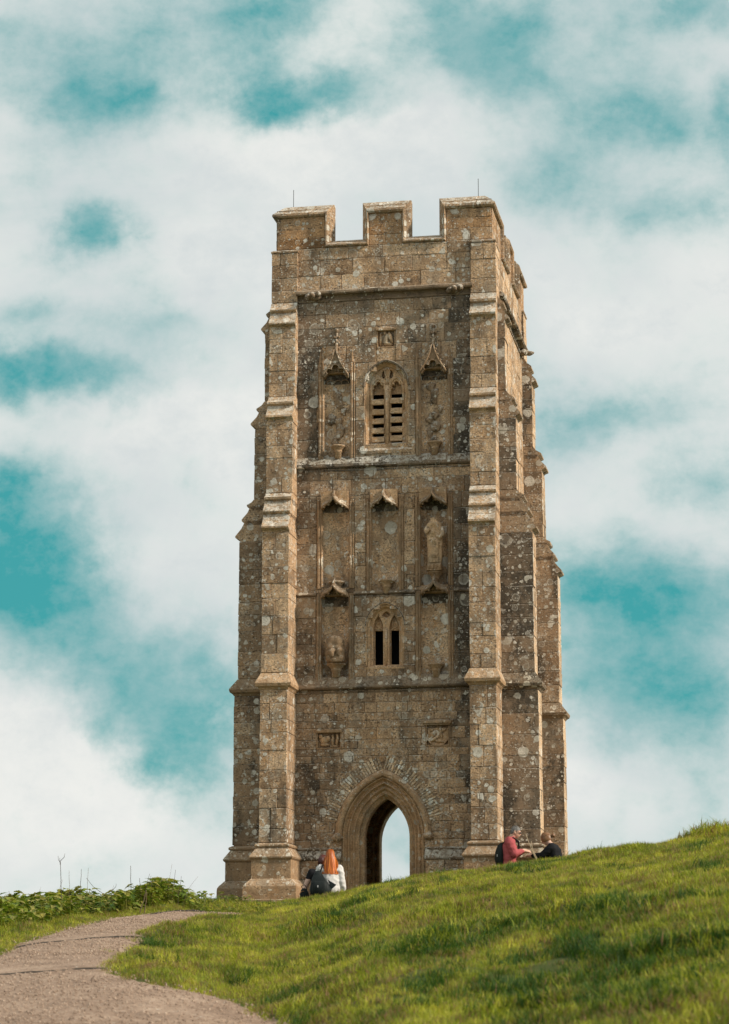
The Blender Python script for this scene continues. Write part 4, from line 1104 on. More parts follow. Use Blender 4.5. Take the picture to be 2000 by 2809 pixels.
def grass():
    cols = tuft_collection('turf_tufts', M_GRASS, 5, 28, (.035, .085), (.0042, .0075), .075)
    def dens(X, Y):
        ok = in_view(X, Y)*(1-np.clip(path_mask(X, Y)*1.6-.35, 0, 1))*(1-np.where(X < -3.3, .85, .45)*bank(X, Y))*tower_free(X, Y)
        patch = .75+.6*vnoise(X/.35, Y/.4, 71)
        bare = 1-.8*np.clip((vnoise(X/.5, Y/.6, 77)-.30)*8, 0, 1)
        return ok*patch*bare
    def gs(X, Y):
        g = .78+.75*np.clip(vnoise(X/.9, Y/1.1, 73)+.15, 0, 1)+.55*np.clip(vnoise(X/.28, Y/.3, 74), 0, 1)
        h = np.zeros_like(X)
        for (x0, y0, x1, y1, dep, wid) in HOLLOWS:
            t = np.clip(((X-x0)*(x1-x0)+(Y-y0)*(y1-y0))/((x1-x0)**2+(y1-y0)**2), 0, 1); h = np.maximum(h, np.exp(-(np.hypot(X-x0-t*(x1-x0), Y-y0-t*(y1-y0))/.32)**2))
        g = g+.7*h
        for (cx, cy, rx, ry, k) in ((4.95, 32.2, .5, .8, 2.8), (2.45, 35.5, .3, .6, .5), (.9, 37.5, .3, .6, .4)): g = g+k*np.exp(-(((X-cx)/rx)**2+((Y-cy)/ry)**2))
        pm = path_mask(X, Y); return g*(1-.4*np.clip(pm*2, 0, 1))*(1+.5*bank(X, Y))
    emitter('grass', M_SOIL, -10.4, 10.4, 11, 47, .16, dens, gs, cols, 300, .75, 1.35, 3)
grass()
M_LUSH = leaf_material('lush_grass', (.018, .055, .008), (.045, .105, .012), (.11, .17, .022), 1.2)
def lush():
    def dens(X, Y):
        h = np.zeros_like(X)
        for (x0, y0, x1, y1, dep, wid) in HOLLOWS:
            t = np.clip(((X-x0)*(x1-x0)+(Y-y0)*(y1-y0))/((x1-x0)**2+(y1-y0)**2), 0, 1); h = np.maximum(h, np.exp(-(np.hypot(X-x0-t*(x1-x0), (Y-y0-t*(y1-y0))*.8)/.26)**2))
        h = h*np.clip(1+2.4*vnoise(X/.3, Y/.35, 91), 0, 1.6)
        sp = np.clip((vnoise(X/.55, Y/.7, 92)+.6*vnoise(X/.2, Y/.25, 93)-.36)*5, 0, 1)
        return in_view(X, Y)*(1-np.clip(path_mask(X, Y)*1.6-.35, 0, 1))*(1-bank(X, Y))*tower_free(X, Y)*np.clip(h+.55*sp*(X > -2.4), 0, .85)
    emitter('lush_grass', M_SOIL, -5, 9, 11.5, 40, .12, dens, lambda X, Y: np.ones_like(X), tuft_collection('lush_tufts', M_LUSH, 4, 26, (.07, .13), (.005, .008), .08), 260, .8, 1.4, 14, .4)
lush()
M_PEBBLE = leaf_material('path_gravel', (.10, .068, .047), (.33, .235, .17), (.52, .40, .31), 9, trans=0)
def gravel():
    col = hidden_collection('pebbles')
    for v in range(4):
        mb = MB(); mb.ball((0, 0, .002), (random.uniform(.008, .014), random.uniform(.007, .012), random.uniform(.005, .009)), 6, 4, None, .5, v); proto(mb, 'pebble', M_PEBBLE, col)
    def dens(X, Y): return in_view(X, Y)*np.clip(path_mask(X, Y)*2-1.0, 0, 1)*(.55+1.3*np.clip(vnoise(X/.6, Y/.8, 51)+.3*vnoise(X/.15, Y/.2, 52)+.2, 0, 1))
    emitter('gravel', M_PATH, -5, 1.5, 13, 35, .14, dens, lambda X, Y: np.ones_like(X), col, 320, .35, 1.15, 21, 1., zoff=.016)
gravel()
def leaf(mb, base, d, up, L, W, fold=.25):
    """toothed leaf of a nettle or hogweed"""
    s_ = d.cross(up).normalized(); n_ = s_.cross(d).normalized(); pts = []
    prof = [(0, .02), (.18, .8), (.3, .62), (.42, 1.), (.55, .68), (.68, .62), (.8, .3), (1, 0)]
    mid = [Vector(base)+d*L*t-n_*(.35*L*t*t) for t, _ in prof]
    v = []; f = []
    for i, (t, w) in enumerate(prof): v += [mid[i]-s_*W*w*.5+n_*W*w*fold*.5, mid[i], mid[i]+s_*W*w*.5+n_*W*w*fold*.5]
    for i in range(len(prof)-1): f += [(3*i, 3*i+1, 3*i+4, 3*i+3), (3*i+1, 3*i+2, 3*i+5, 3*i+4)]
    mb.add([tuple(p) for p in v], f)
def sprig_collection():
    col = hidden_collection('bank_sprigs')
    for v in range(6):
        mb = MB(); h = random.uniform(.16, .30)
        mb.tube([(0, 0, -.03), (random.uniform(-.03, .03), random.uniform(-.03, .03), h)], [.005, .003], 4, False)
        for k in range(13):
            t = random.uniform(.25, 1.05); a = k*2.4+random.uniform(-.4, .4); up = Vector((0, 0, 1))
            d = Vector((math.cos(a), math.sin(a), random.uniform(-.15, .55))).normalized()
            L = random.uniform(.07, .14); leaf(mb, (d.x*.02, d.y*.02, h*t), d, up, L, L*random.uniform(.55, .8))
        for k in range(5): blade(mb, (random.uniform(-.08, .08), random.uniform(-.08, .08), 0), random.uniform(.12, .34), random.uniform(.3, 1.0), random.uniform(0, 6.28), .008, 4)
        proto(mb, 'leafy_sprig', M_LEAF, col)
    return col
emitter('leafy_bank', M_SOIL, -7.5, -1.4, 25.5, 40, .14, lambda X, Y: bank(X, Y)*in_view(X, Y)*(.75+.6*vnoise(X/.4, Y/.5, 81)), lambda X, Y: .80+.65*np.clip(vnoise(X/.6, Y/1.0, 82)+.1, -.25, 1)-.50*np.clip((X+2.85)/.35, 0, 1)+.10*np.exp(-(((X+2.95)/.35)**2)), sprig_collection(), 120, .7, 1.3, 9)
# dry stalks standing above the bank, each rooted where it stands
M_STALK = plain('dry_stalks', (.17, .125, .075), .8, .35, 20)
M_STALK_D = plain('dark_dry_stalks', (.075, .055, .04), .8, .35, 20)
def stalk(x, y, pts, r, mat, label, heads=0):
    z = zat(x, y)-.03; root = (x, y, z); mb = MB()
    P = [Vector((0, 0, 0))]+[Vector(p) for p in pts]
    Q = []
    for a, b in zip(P[:-1], P[1:]):
        for k in range(4): Q.append(a.lerp(b, k/4)+Vector((random.uniform(-.006, .006), 0, 0)))
    Q.append(P[-1]); n = len(Q)
    mb.tube(Q, [r*(1-.6*k/n) for k in range(n)], 5)
    for k in range(heads):
        a = k*2.3; mb.tube([P[-1]-Vector((0, 0, .03*k)), P[-1]+Vector((.05*math.cos(a), .03*math.sin(a), .05-.03*k)), P[-1]+Vector((.06*math.cos(a), .04*math.sin(a), .10-.03*k))], [r*.6, r*.5, r*.3], 4)
    o = mb.build('dry_stalk', mat, smooth=True); o.location = root; tag(o, label, 'dry stalk', 'dry stalks on the left bank')
#PLANTS_END
# (bearing, distance) of the foot -> stalk points relative to it
def stalks():
    raw = [  # foot px (in photograph thirds of the bank), top offsets in metres, radius, dark?, heads, words
        (-3.42, 33.2, [(-.02, 0, .45), (-.045, 0, 1.02)], .0075, 1, 3, 'tallest dry stalk on the left bank, with a forked dead head'),
        (-3.40, 33.6, [(.02, 0, .5), (.01, 0, .78)], .004, 0, 0, 'thin pale stalk close beside the tallest forked stalk'),
        (-3.20, 33.3, [(0, 0, .4), (.02, 0, .85)], .006, 1, 0, 'straight dark stalk just right of the tallest forked stalk'),
        (-3.17, 33.8, [(.02, 0, .4), (.03, 0, .80)], .004, 0, 0, 'thin wavering stalk that the long slanting stem touches'),
        (-2.60, 33.4, [(-.14, 0, .30), (-.42, 0, .52), (-.52, 0, .66)], .005, 1, 0, 'long dead stem leaning far to the left across the sky'),
        (-4.02, 33.0, [(-.05, 0, .28), (-.13, 0, .52)], .005, 1, 0, 'curved dark stalk leaning left near the left end of the bank'),
        (-3.62, 33.4, [(.07, 0, .32), (.17, 0, .66)], .003, 0, 0, 'very thin stem leaning right just left of the tallest stalk'),
        (-3.85, 33.1, [(.06, 0, .3), (.13, 0, .56)], .003, 0, 0, 'very thin pale stem leaning right left of the tall stalks'),
        (-2.50, 33.6, [(0, 0, .4), (-.015, 0, .82)], .0065, 1, 0, 'straight dark stalk standing alone left of the leafy mound'),
        (-2.36, 33.5, [(.06, 0, .3), (.13, 0, .66)], .005, 1, 0, 'dark stalk leaning right beside the foot of the leafy mound'),
        (-2.40, 33.9, [(0, 0, .3), (-.01, 0, .52)], .006, 1, 0, 'short thick dark stalk at the foot of the leafy mound'),
        (-2.76, 33.3, [(.01, 0, .25), (.02, 0, .46)], .006, 1, 1, 'short dark stalk with a ragged tip right of the long slanting stem'),
        (-2.80, 33.6, [(-.02, 0, .2), (-.01, 0, .42)], .005, 0, 1, 'brown short stalk crossing the long slanting stem'),
        (-2.63, 33.8, [(.01, 0, .2), (.01, 0, .40)], .006, 1, 0, 'stubby double stalk right of the foot of the slanting stem'),
        (-2.58, 33.3, [(.02, 0, .2), (.05, 0, .44)], .004, 1, 0, 'thin upright stalk left of the lone straight stalk'),
        (-2.23, 33.8, [(0, 0, .3), (-.01, 0, .56)], .005, 1, 0, 'dark stalk rising from the left slope of the leafy mound'),
        (-1.98, 34.2, [(.02, 0, .3), (.06, 0, .62)], .005, 1, 0, 'dark stalk on the right shoulder of the leafy mound'),
        (-1.90, 34.4, [(.01, 0, .25), (.05, 0, .55)], .005, 1, 0, 'rightmost upright dark stalk on the leafy mound'),
        (-1.86, 34.6, [(.10, 0, .35), (.24, 0, .56)], .003, 0, 0, 'thin pale stem arching right over the end of the mound'),
        (-2.02, 34.4, [(-.03, 0, .3), (.03, 0, .74)], .003, 0, 0, 'hair-thin stem rising from the top of the leafy mound'),
        (-4.45, 33.0, [(-.03, 0, .2), (-.02, 0, .42)], .005, 1, 0, 'short dark stalk at the far left of the bank'),
        (-4.62, 33.2, [(-.05, 0, .2), (-.12, 0, .34)], .003, 0, 0, 'leftmost thin pale stem on the bank'),
        (-3.27, 32.6, [(.03, 0, .2), (.07, 0, .42)], .010, 0, 0, 'thick straw-coloured broken stalk in front of the tall stalks'),
        (-3.18, 32.4, [(-.02, 0, .2), (-.02, 0, .36)], .009, 0, 0, 'second straw-coloured broken stalk among the leaves'),
        (-2.32, 32.9, [(.06, 0, .22), (.10, 0, .42)], .008, 0, 0, 'straw-coloured stalk leaning right low on the leafy mound'),
        (-2.24, 32.8, [(.02, 0, .2), (.04, 0, .40)], .008, 0, 0, 'straw-coloured upright stalk in front of the leafy mound')]
    for (x, y, pts, r, dk, hd, lab) in raw: stalk(x-.82, y, [(a, b, c*.88) for a, b, c in pts], r, M_STALK_D if dk else M_STALK, lab, hd)
stalks()
def twig(x, y, pts, r, lab, fork=None):
    z = zat(x, y)-.05; mb = MB(); P = [Vector((0, 0, 0))]+[Vector(p) for p in pts]; P = [p*1.35 for p in P]; mb.tube(P, [r*(1-.5*k/len(P)) for k in range(len(P))], 6)
    if fork: mb.tube([Vector(p)*1.35 for p in fork], [r*.6, r*.5, r*.35][:len(fork)], 5)
    o = mb.build('bare_twig', M_TWIG, smooth=True); o.location = (x, y, z); tag(o, lab, 'twig', 'bare twigs on the brow')
M_TWIG = plain('bare_twigs', (.38, .29, .19), .8, .3, 30)
twig(2.74, 36.6, [(-.07, 0, .14), (-.13, 0, .28), (-.17, 0, .40)], .008, 'leaning bare twig nearest the man, between him and the woman')
twig(2.85, 36.8, [(-.10, 0, .15), (-.16, 0, .27), (-.18, 0, .38)], .009, 'thicker bare twig bending left in front of the woman in black')
twig(3.10, 36.6, [(.005, 0, .15), (.015, 0, .34)], .009, 'upright bare twig with a fork, right of the woman in black', [(.004, 0, .12), (.05, 0, .19), (.075, 0, .22)])

mb = MB(); mb.tube([(-.09, 0, .0), (-.02, .01, .012), (.05, .0, .006), (.10, .01, .010)], [.006, .007, .007, .005], 6)
o = mb.build('straw', plain('pale_straw', (.62, .50, .30), .8, .15, 20), smooth=True); o.location = (-2.08, 22.0, zat(-2.08, 22.0)+.035); tag(o, 'pale piece of straw lying on the turf at the edge of the path', 'straw')
# ------------------------------------------------------------------ people
TORSO = ('pelvis', 'belly', 'chest', 'neckb')
def skin_geo(nodes, edges, grow=0.):
    """tapered, overlapping limbs and an oval trunk, fused afterwards into one surface"""
    mb = MB()
    for a, b in edges:
        A, B = Vector(nodes[a][:3]), Vector(nodes[b][:3]); ra, rb = nodes[a][3], nodes[b][3]
        if a in TORSO and b in TORSO:
            ka = 1.28 if a != 'neckb' else 1.15; kb = 1.28 if b != 'neckb' else 1.25; rows = []
            for k in range(7):
                t = k/6; r = ra+(rb-ra)*t; w = ka+(kb-ka)*t; p = A.lerp(B, t)
                rows.append([(p.x+(r*w+grow)*math.cos(q), p.y+(r*.88+grow)*math.sin(q), p.z) for q in [2*math.pi*j/20 for j in range(20)]])
            mb.loft(rows); mb.ball(A, (ra*ka+grow, ra*.88+grow, ra*.8+grow), 16, 10); mb.ball(B, (rb*kb+grow, rb*.88+grow, rb*.7+grow), 16, 10)
            continue
        if a in TORSO: ra = min(ra, rb*1.25)
        pts = [A.lerp(B, t) for t in (0, .25, .5, .75, 1)]; mid = .02 if a not in TORSO else 0
        rad = [ra+(rb-ra)*t+rb*.10*math.sin(t*3.14)*(a not in TORSO)+grow for t in (0, .25, .5, .75, 1)]
        mb.tube(pts, rad, 14); mb.ball(A, ra+grow, 14, 10); mb.ball(B, rb+grow, 14, 10)
    return mb.v, mb.f
def crumple(o, amp, scale, seed=0):
    me = o.data; n = len(me.vertices); co = np.empty(n*3); me.vertices.foreach_get('co', co); nr = np.empty(n*3); me.vertices.foreach_get('normal', nr)
    co = co.reshape(-1, 3); nr = nr.reshape(-1, 3); d = np.array([mnoise.noise(Vector((p[0]*scale*.6+seed, p[1]*scale*.6, p[2]*scale*1.5+p[0]*scale*.5)))+.5*mnoise.noise(Vector(p)*scale*2.2) for p in co])
    me.vertices.foreach_set('co', (co+nr*(d*amp)[:, None]).ravel()); me.update()
def remeshed(mb, name, mat, parent, voxel=.007):
    me = bpy.data.meshes.new(name); me.from_pydata(mb.v, [], mb.f); o = bpy.data.objects.new('tmp', me); COL.objects.link(o)
    bm = bmesh.new(); bm.from_mesh(me); bmesh.ops.recalc_face_normals(bm, faces=bm.faces[:]); bm.to_mesh(me); bm.free()
    md = o.modifiers.new('r', 'REMESH'); md.mode = 'VOXEL'; md.voxel_size = voxel; md.use_smooth_shade = True
    sm = o.modifiers.new('s', 'SMOOTH'); sm.factor = .5; sm.iterations = 2
    return evaluated(o, name, mat, parent)
def add_head(mb, M, k=1.):
    """head with its face towards +y; M places the centre of the skull"""
    rows = []; n, m = 28, 22
    g = lambda a, b, w: math.exp(-((a-b)/w)**2)
    for i in range(m+1):
        ph = math.pi*i/m; row = []
        for q in range(n):
            th = 2*math.pi*q/n; d = Vector((math.sin(ph)*math.cos(th), math.sin(ph)*math.sin(th), math.cos(ph)))
            p = Vector((d.x*.074, d.y*.094+.0*d.z, d.z*.115))
            if p.z < 0: p.x *= 1-.28*(p.z/.115)**2; p.y += .012*(-p.z/.115); 
            if d.y > 0:
                f = d.y
                p.y += f*(.024*g(p.x, 0, .014)*g(p.z, -.022, .022)+.008*g(p.x, 0, .05)*g(p.z, .022, .014)-.010*(g(p.x, .032, .016)+g(p.x, -.032, .016))*g(p.z, .002, .014)+.010*g(p.x, 0, .03)*g(p.z, -.062, .012)-.004*g(p.x, 0, .03)*g(p.z, -.074, .006)+.012*g(p.x, 0, .03)*g(p.z, -.10, .018))
            elif p.z < -.05: p.y += .03*(-p.z-.05)/.065
            row.append(M @ (p*k))
        rows.append(row)
    mb.loft(rows, False)
    for sx in (-1, 1): mb.ball(M @ Vector((sx*.077*k, -.008*k, -.012*k)), (.011*k, .02*k, .032*k), 8, 7)
def add_hand(mb, wrist, d, nrm, side, curl=.5, k=1.):
    wrist = Vector(wrist); d = Vector(d).normalized(); nrm = Vector(nrm); nrm = (nrm-d*nrm.dot(d)).normalized(); ac = d.cross(nrm)*side
    rot = Matrix((ac, nrm, d)).transposed()
    mb.ball(wrist+d*.045*k, (.040*k, .017*k, .055*k), 10, 8, rot)
    mb.tube([wrist-d*.03, wrist+d*.03], [.027*k, .028*k], 8)
    for off, L in ((-.030, .060), (-.010, .074), (.010, .080), (.029, .070)):
        p = wrist+d*.085*k+ac*off*k; dd = d.copy(); pts = [p-d*.02*k, p]
        for s_ in (.42, .32, .26):
            dd = (dd*math.cos(curl)+nrm*math.sin(curl)).normalized() if s_ != .42 else (dd*math.cos(curl*.6)+nrm*math.sin(curl*.6)).normalized()
            nn = nrm; p = p+dd*L*s_*k; pts.append(p)
        mb.tube(pts, [.0095*k, .0095*k, .009*k, .008*k, .0065*k], 7)
    p = wrist+d*.025*k+ac*.030*k; t = (d*.7+ac*.6+nrm*.45).normalized(); mb.tube([p, p+t*.03*k, p+(t+nrm*.2+d*.2).normalized()*.055*k, p+(t*.7+nrm*.5+d*.5).normalized()*.075*k], [.013*k, .012*k, .010*k, .008*k], 7)
M_SKIN = plain('skin', (.56, .33, .235), .55, .08, 18, .35)
M_SKIN2 = plain('pale_skin', (.62, .40, .31), .55, .08, 18, .35)
def cloth(name, c, var=.12, scale=14, bump=.5, rough=.9): return plain(name, c, rough, var, scale, .1, bump)
M_WHITE = cloth('white_speckled_cotton', (.58, .56, .54), .30, 75)
M_BLACK = cloth('black_cotton', (.016, .016, .018), .3); M_NYLON = cloth('black_nylon', (.018, .022, .022), .35, 9, .8, .55)
M_RED = cloth('faded_red_wool', (.37, .085, .09), .22, 40); M_JEANS = cloth('blue_denim', (.045, .065, .11), .2, 50); M_DKT = cloth('dark_trousers', (.03, .028, .027), .2, 40)
def hair_material(name, dark, mid, light, scale=70, roots=False):
    m, N, b, out = material(name)
    P = N.new('ShaderNodeTexCoord').outputs['Object']; rnd = N.new('ShaderNodeNewGeometry').outputs['Random Per Island']
    n = N.noise(N.vec('MULTIPLY', P, (1, 1, .06)), scale, 3, .6)
    N.put(b.inputs['Base Color'], N.ramp(N.math('MULTIPLY_ADD', rnd, .45, N.math('MULTIPLY', n, .7)), [(.25, dark), (.52, mid), (.8, light)]))
    if roots: N.put(b.inputs['Base Color'], N.mix(N.smooth(N.attr('tone'), .45, .0, 0, .62), b.inputs['Base Color'].links[0].from_socket, dark))
    b.inputs['Roughness'].default_value = .42; b.inputs['Specular IOR Level'].default_value = .4
    return m
M_HRED = hair_material('copper_red_hair', (.16, .026, .006), (.58, .13, .018), (.95, .36, .07), roots=True); M_HAUB = hair_material('dark_auburn_hair', (.025, .007, .006), (.075, .018, .014), (.13, .04, .03))
M_HGREY = hair_material('short_grey_hair', (.045, .042, .040), (.12, .112, .105), (.30, .28, .26), 90); M_HBRN = hair_material('light_brown_hair', (.05, .022, .010), (.15, .07, .028), (.30, .16, .075))
SPINE = [('pelvis', 'belly'), ('belly', 'chest'), ('chest', 'neckb')]
def arms(n): return [e for s_ in n for e in (('chest', 'sh'+s_), ('sh'+s_, 'el'+s_), ('el'+s_, 'wr'+s_))]
def legs(): return [e for s_ in 'lr' for e in (('pelvis', 'hip'+s_), ('hip'+s_, 'kn'+s_), ('kn'+s_, 'an'+s_), ('an'+s_, 'toe'+s_))]
def dress(nodes, keep, edges, root, grow, name, mat, parent, cut=None):
    nd = {k: nodes[k] for k in keep}
    if cut:
        for k, (a, b, t, r) in cut.items():
            A, B = nodes[a], nodes[b]; nd[k] = tuple(A[i]+(B[i]-A[i])*t for i in range(3))+(r-grow,)
    v, f = skin_geo(nd, edges, grow); m = MB(); m.add(v, f); o = remeshed(m, name, mat, parent, .011); crumple(o, .011, 11, len(name)); return o
def person(name, loc, rz, label, nodes, headM, skin=None, hands=(), k=1.):
    r = empty(name, loc, rz); tag(r, label, 'person')
    mb = MB(); e = SPINE+[('neckb', 'neck'), ('neck', 'skull')]+arms('lr')+legs()
    v, f = skin_geo(nodes, e); mb.add(v, f); add_head(mb, headM, k)
    for h in hands: add_hand(mb, *h)
    remeshed(mb, 'body', skin or M_SKIN, r); return r
def hair_ribbons(mb, cols, width, rows_fn, jitter=.006):
    for c in cols:
        pts = rows_fn(c); j = random.uniform(-jitter, jitter); v = []; f = []
        for i, (p, s_, w) in enumerate(pts):
            p = Vector(p)+Vector((j*.6, j, 0)); s_ = Vector(s_).normalized(); v += [p-s_*width*w*.5, p+Vector((0, 0, 0)), p+s_*width*w*.5]
        for i in range(len(pts)-1): f += [(3*i, 3*i+1, 3*i+4, 3*i+3), (3*i+1, 3*i+2, 3*i+5, 3*i+4)]
        n0 = len(mb.f); mb.add([tuple(q) for q in v], f)
        for q in range(n0, len(mb.f)): mb.tone[q] = ((q-n0)//2)/(len(pts)-2)
def scalp(mb, M, r, z_cut, y_cut, n=22, m=14):
    rows = []
    for i in range(m+1):
        ph = math.pi*.66*i/m; row = []
        for q in range(n):
            th = 2*math.pi*q/n; p = Vector((r[0]*math.sin(ph)*math.cos(th), r[1]*math.sin(ph)*math.sin(th), r[2]*math.cos(ph)))
            lim = z_cut if p.y > y_cut else z_cut-.10*min(1, (y_cut-p.y)/.08)
            if p.z < lim: p.z = lim; s_ = .93; p.x *= s_; p.y *= s_
            p += Vector((0, 0, .004*mnoise.noise(p*60)))
            row.append(M @ p)
        rows.append(row)
    mb.loft(rows, False)

# the red-haired woman, sitting with her back to the camera
def redhead():
    x, y = -.625, 43.2; z = zat(x, y)+.10
    nd = dict(pelvis=(0, 0, .11, .135), belly=(0, .0, .26, .128), chest=(0, .02, .42, .125), neckb=(0, .025, .54, .075), neck=(0, .03, .60, .047), skull=(0, .05, .68, .05),
              shl=(-.185, .02, .50, .068), ell=(-.245, .06, .25, .043), wrl=(-.20, .22, .12, .030), shr=(.165, .02, .50, .062), elr=(.212, -.01, .27, .046), wrr=(.25, .05, .06, .030),
              hipl=(-.09, .05, .10, .10), knl=(-.12, .42, .36, .06), anl=(-.13, .62, .06, .042), toel=(-.14, .75, .04, .035), hipr=(.09, .05, .10, .10), knr=(.12, .42, .34, .06), anr=(.13, .62, .06, .042), toer=(.14, .75, .04, .035))
    M = Matrix.Translation((0, .055, .735)) @ Matrix.Rotation(R(4), 4, 'X')
    r = person('person', (x, y, z), R(2), 'woman with long straight orange-red hair and white top, sitting with her back turned', nd, M, M_SKIN2, [((.265, .05, .05), (.1, .4, -.3), (0, -.2, -1), 1, .25, .9), ((-.20, .22, .12), (.3, .8, -.2), (0, 0, -1), -1, .5, .9)])
    dress(nd, ['pelvis', 'belly', 'chest', 'neckb', 'shl', 'ell', 'shr', 'elr'], SPINE+[('chest', 'shl'), ('shl', 'ell'), ('ell', 'cl'), ('chest', 'shr'), ('shr', 'elr'), ('elr', 'cr')], 'pelvis', .016, 'top', M_WHITE, r,
          dict(cl=('ell', 'wrl', .9, .043), cr=('elr', 'wrr', .9, .045)))
    dress(nd, ['pelvis', 'hipl', 'knl', 'anl', 'hipr', 'knr', 'anr'], [('pelvis', 'hipl'), ('hipl', 'knl'), ('knl', 'anl'), ('pelvis', 'hipr'), ('hipr', 'knr'), ('knr', 'anr')], 'pelvis', .010, 'jeans', M_JEANS, r)
    h = MB(); scalp(h, M, (.078, .102, .124), -.005, .05)
    def col(c):
        s_, lay = c; pts = []
        for i in range(15):
            t = i/14; an = s_*1.75
            if t < .22:
                u = t/.22; rr = .015+.067*math.sin(u*math.pi/2); px = math.sin(an)*rr*1.0; py = .05-math.cos(an)*(.112*math.sin(u*math.pi/2))-.0; pz = .735+.131*math.cos(u*math.pi/2*.95)
            else:
                u = (t-.22)/.78; rr = .084+.104*u**.8; px = math.sin(an*(1-.25*u))*rr; py = .05-math.cos(an*(1-.25*u))*(.112+.035*u)-.012*lay; pz = .745-(.335+.014*math.sin(lay*37+s_*5)-.012*s_*s_)*u
            px += .006*math.sin(t*7+s_*13)
            pts.append(((px, py-.004*lay, pz), (math.cos(an), math.sin(an), 0), .8+.9*t if t < .9 else 1.1))
        return pts
    hair_ribbons(h, [(random.uniform(-.92, .92), random.uniform(0, 1)) for _ in range(430)], .0085, col)
    o = h.build('hair', M_HRED, r, True, recalc=False)
    # rucksack hanging off her left shoulder
    bag = empty('rucksack', (x-.20, y-.22, z+.0), R(-6)); tag(bag, 'black rucksack hanging by one strap on the back of the red-haired woman', 'rucksack')
    b = MB(); rows = []
    for zz, w, d, ox in ((.0, .145, .09, .03), (.03, .185, .125, .03), (.12, .20, .14, .025), (.23, .165, .13, .01), (.32, .115, .10, -.01), (.40, .07, .07, -.02), (.45, .04, .035, -.025)):
        rows.append([(ox+w*math.copysign(abs(math.cos(a))**.7, math.cos(a))+.006*math.sin(a*5+zz*20), d*math.copysign(abs(math.sin(a))**.75, math.sin(a)), zz) for a in [2*math.pi*q/20 for q in range(20)]])
    b.loft(rows); b.build('bag_body', M_NYLON, bag, True)
    p = MB(); rows = []
    for zz, w, d in ((.02, .10, .02), (.05, .13, .05), (.16, .135, .055), (.24, .12, .04), (.265, .10, .015)): rows.append([(.02+w*math.copysign(abs(math.cos(a))**.6, math.cos(a)), -.12+d*math.copysign(abs(math.sin(a))**.8, math.sin(a)), zz) for a in [2*math.pi*q/16 for q in range(16)]])
    p.loft(rows); p.build('front_pocket', M_NYLON, bag, True)
    fl = MB(); fl.grid([[(-.13, -.135, .22), (.01, -.152, .215), (.15, -.135, .22)], [(-.11, -.10, .32), (-.005, -.118, .325), (.10, -.10, .32)], [(-.06, -.01, .452), (-.02, -.03, .458), (.02, -.01, .452)]]); fl.build('flap', M_NYLON, bag, True)
    st = MB(); rows = []
    for px, py, pz in ((.015, .02, .42), (.03, .07, .50), (.045, .16, .57), (.05, .26, .56), (.04, .32, .45), (.0, .30, .28)): rows.append([(px-.016, py, pz), (px+.016, py, pz), (px+.016, py+.008, pz+.006), (px-.016, py+.008, pz+.006)])
    st.loft(rows); st.build('strap', M_BLACK, bag)
    w = MB(); w.grid([[(.16, -.02, .30), (.20, -.03, .27)], [(.19, -.04, .22), (.32, -.05, .20)], [(.17, -.05, .10), (.26, -.06, .14)]]); w.build('hanging_flap', M_NYLON, bag)
    t = MB(); t.box(-.012, .006, -.182, -.176, .15, .19); t.build('badge', plain('grey_badge', (.45, .45, .45), .5), bag)
redhead()
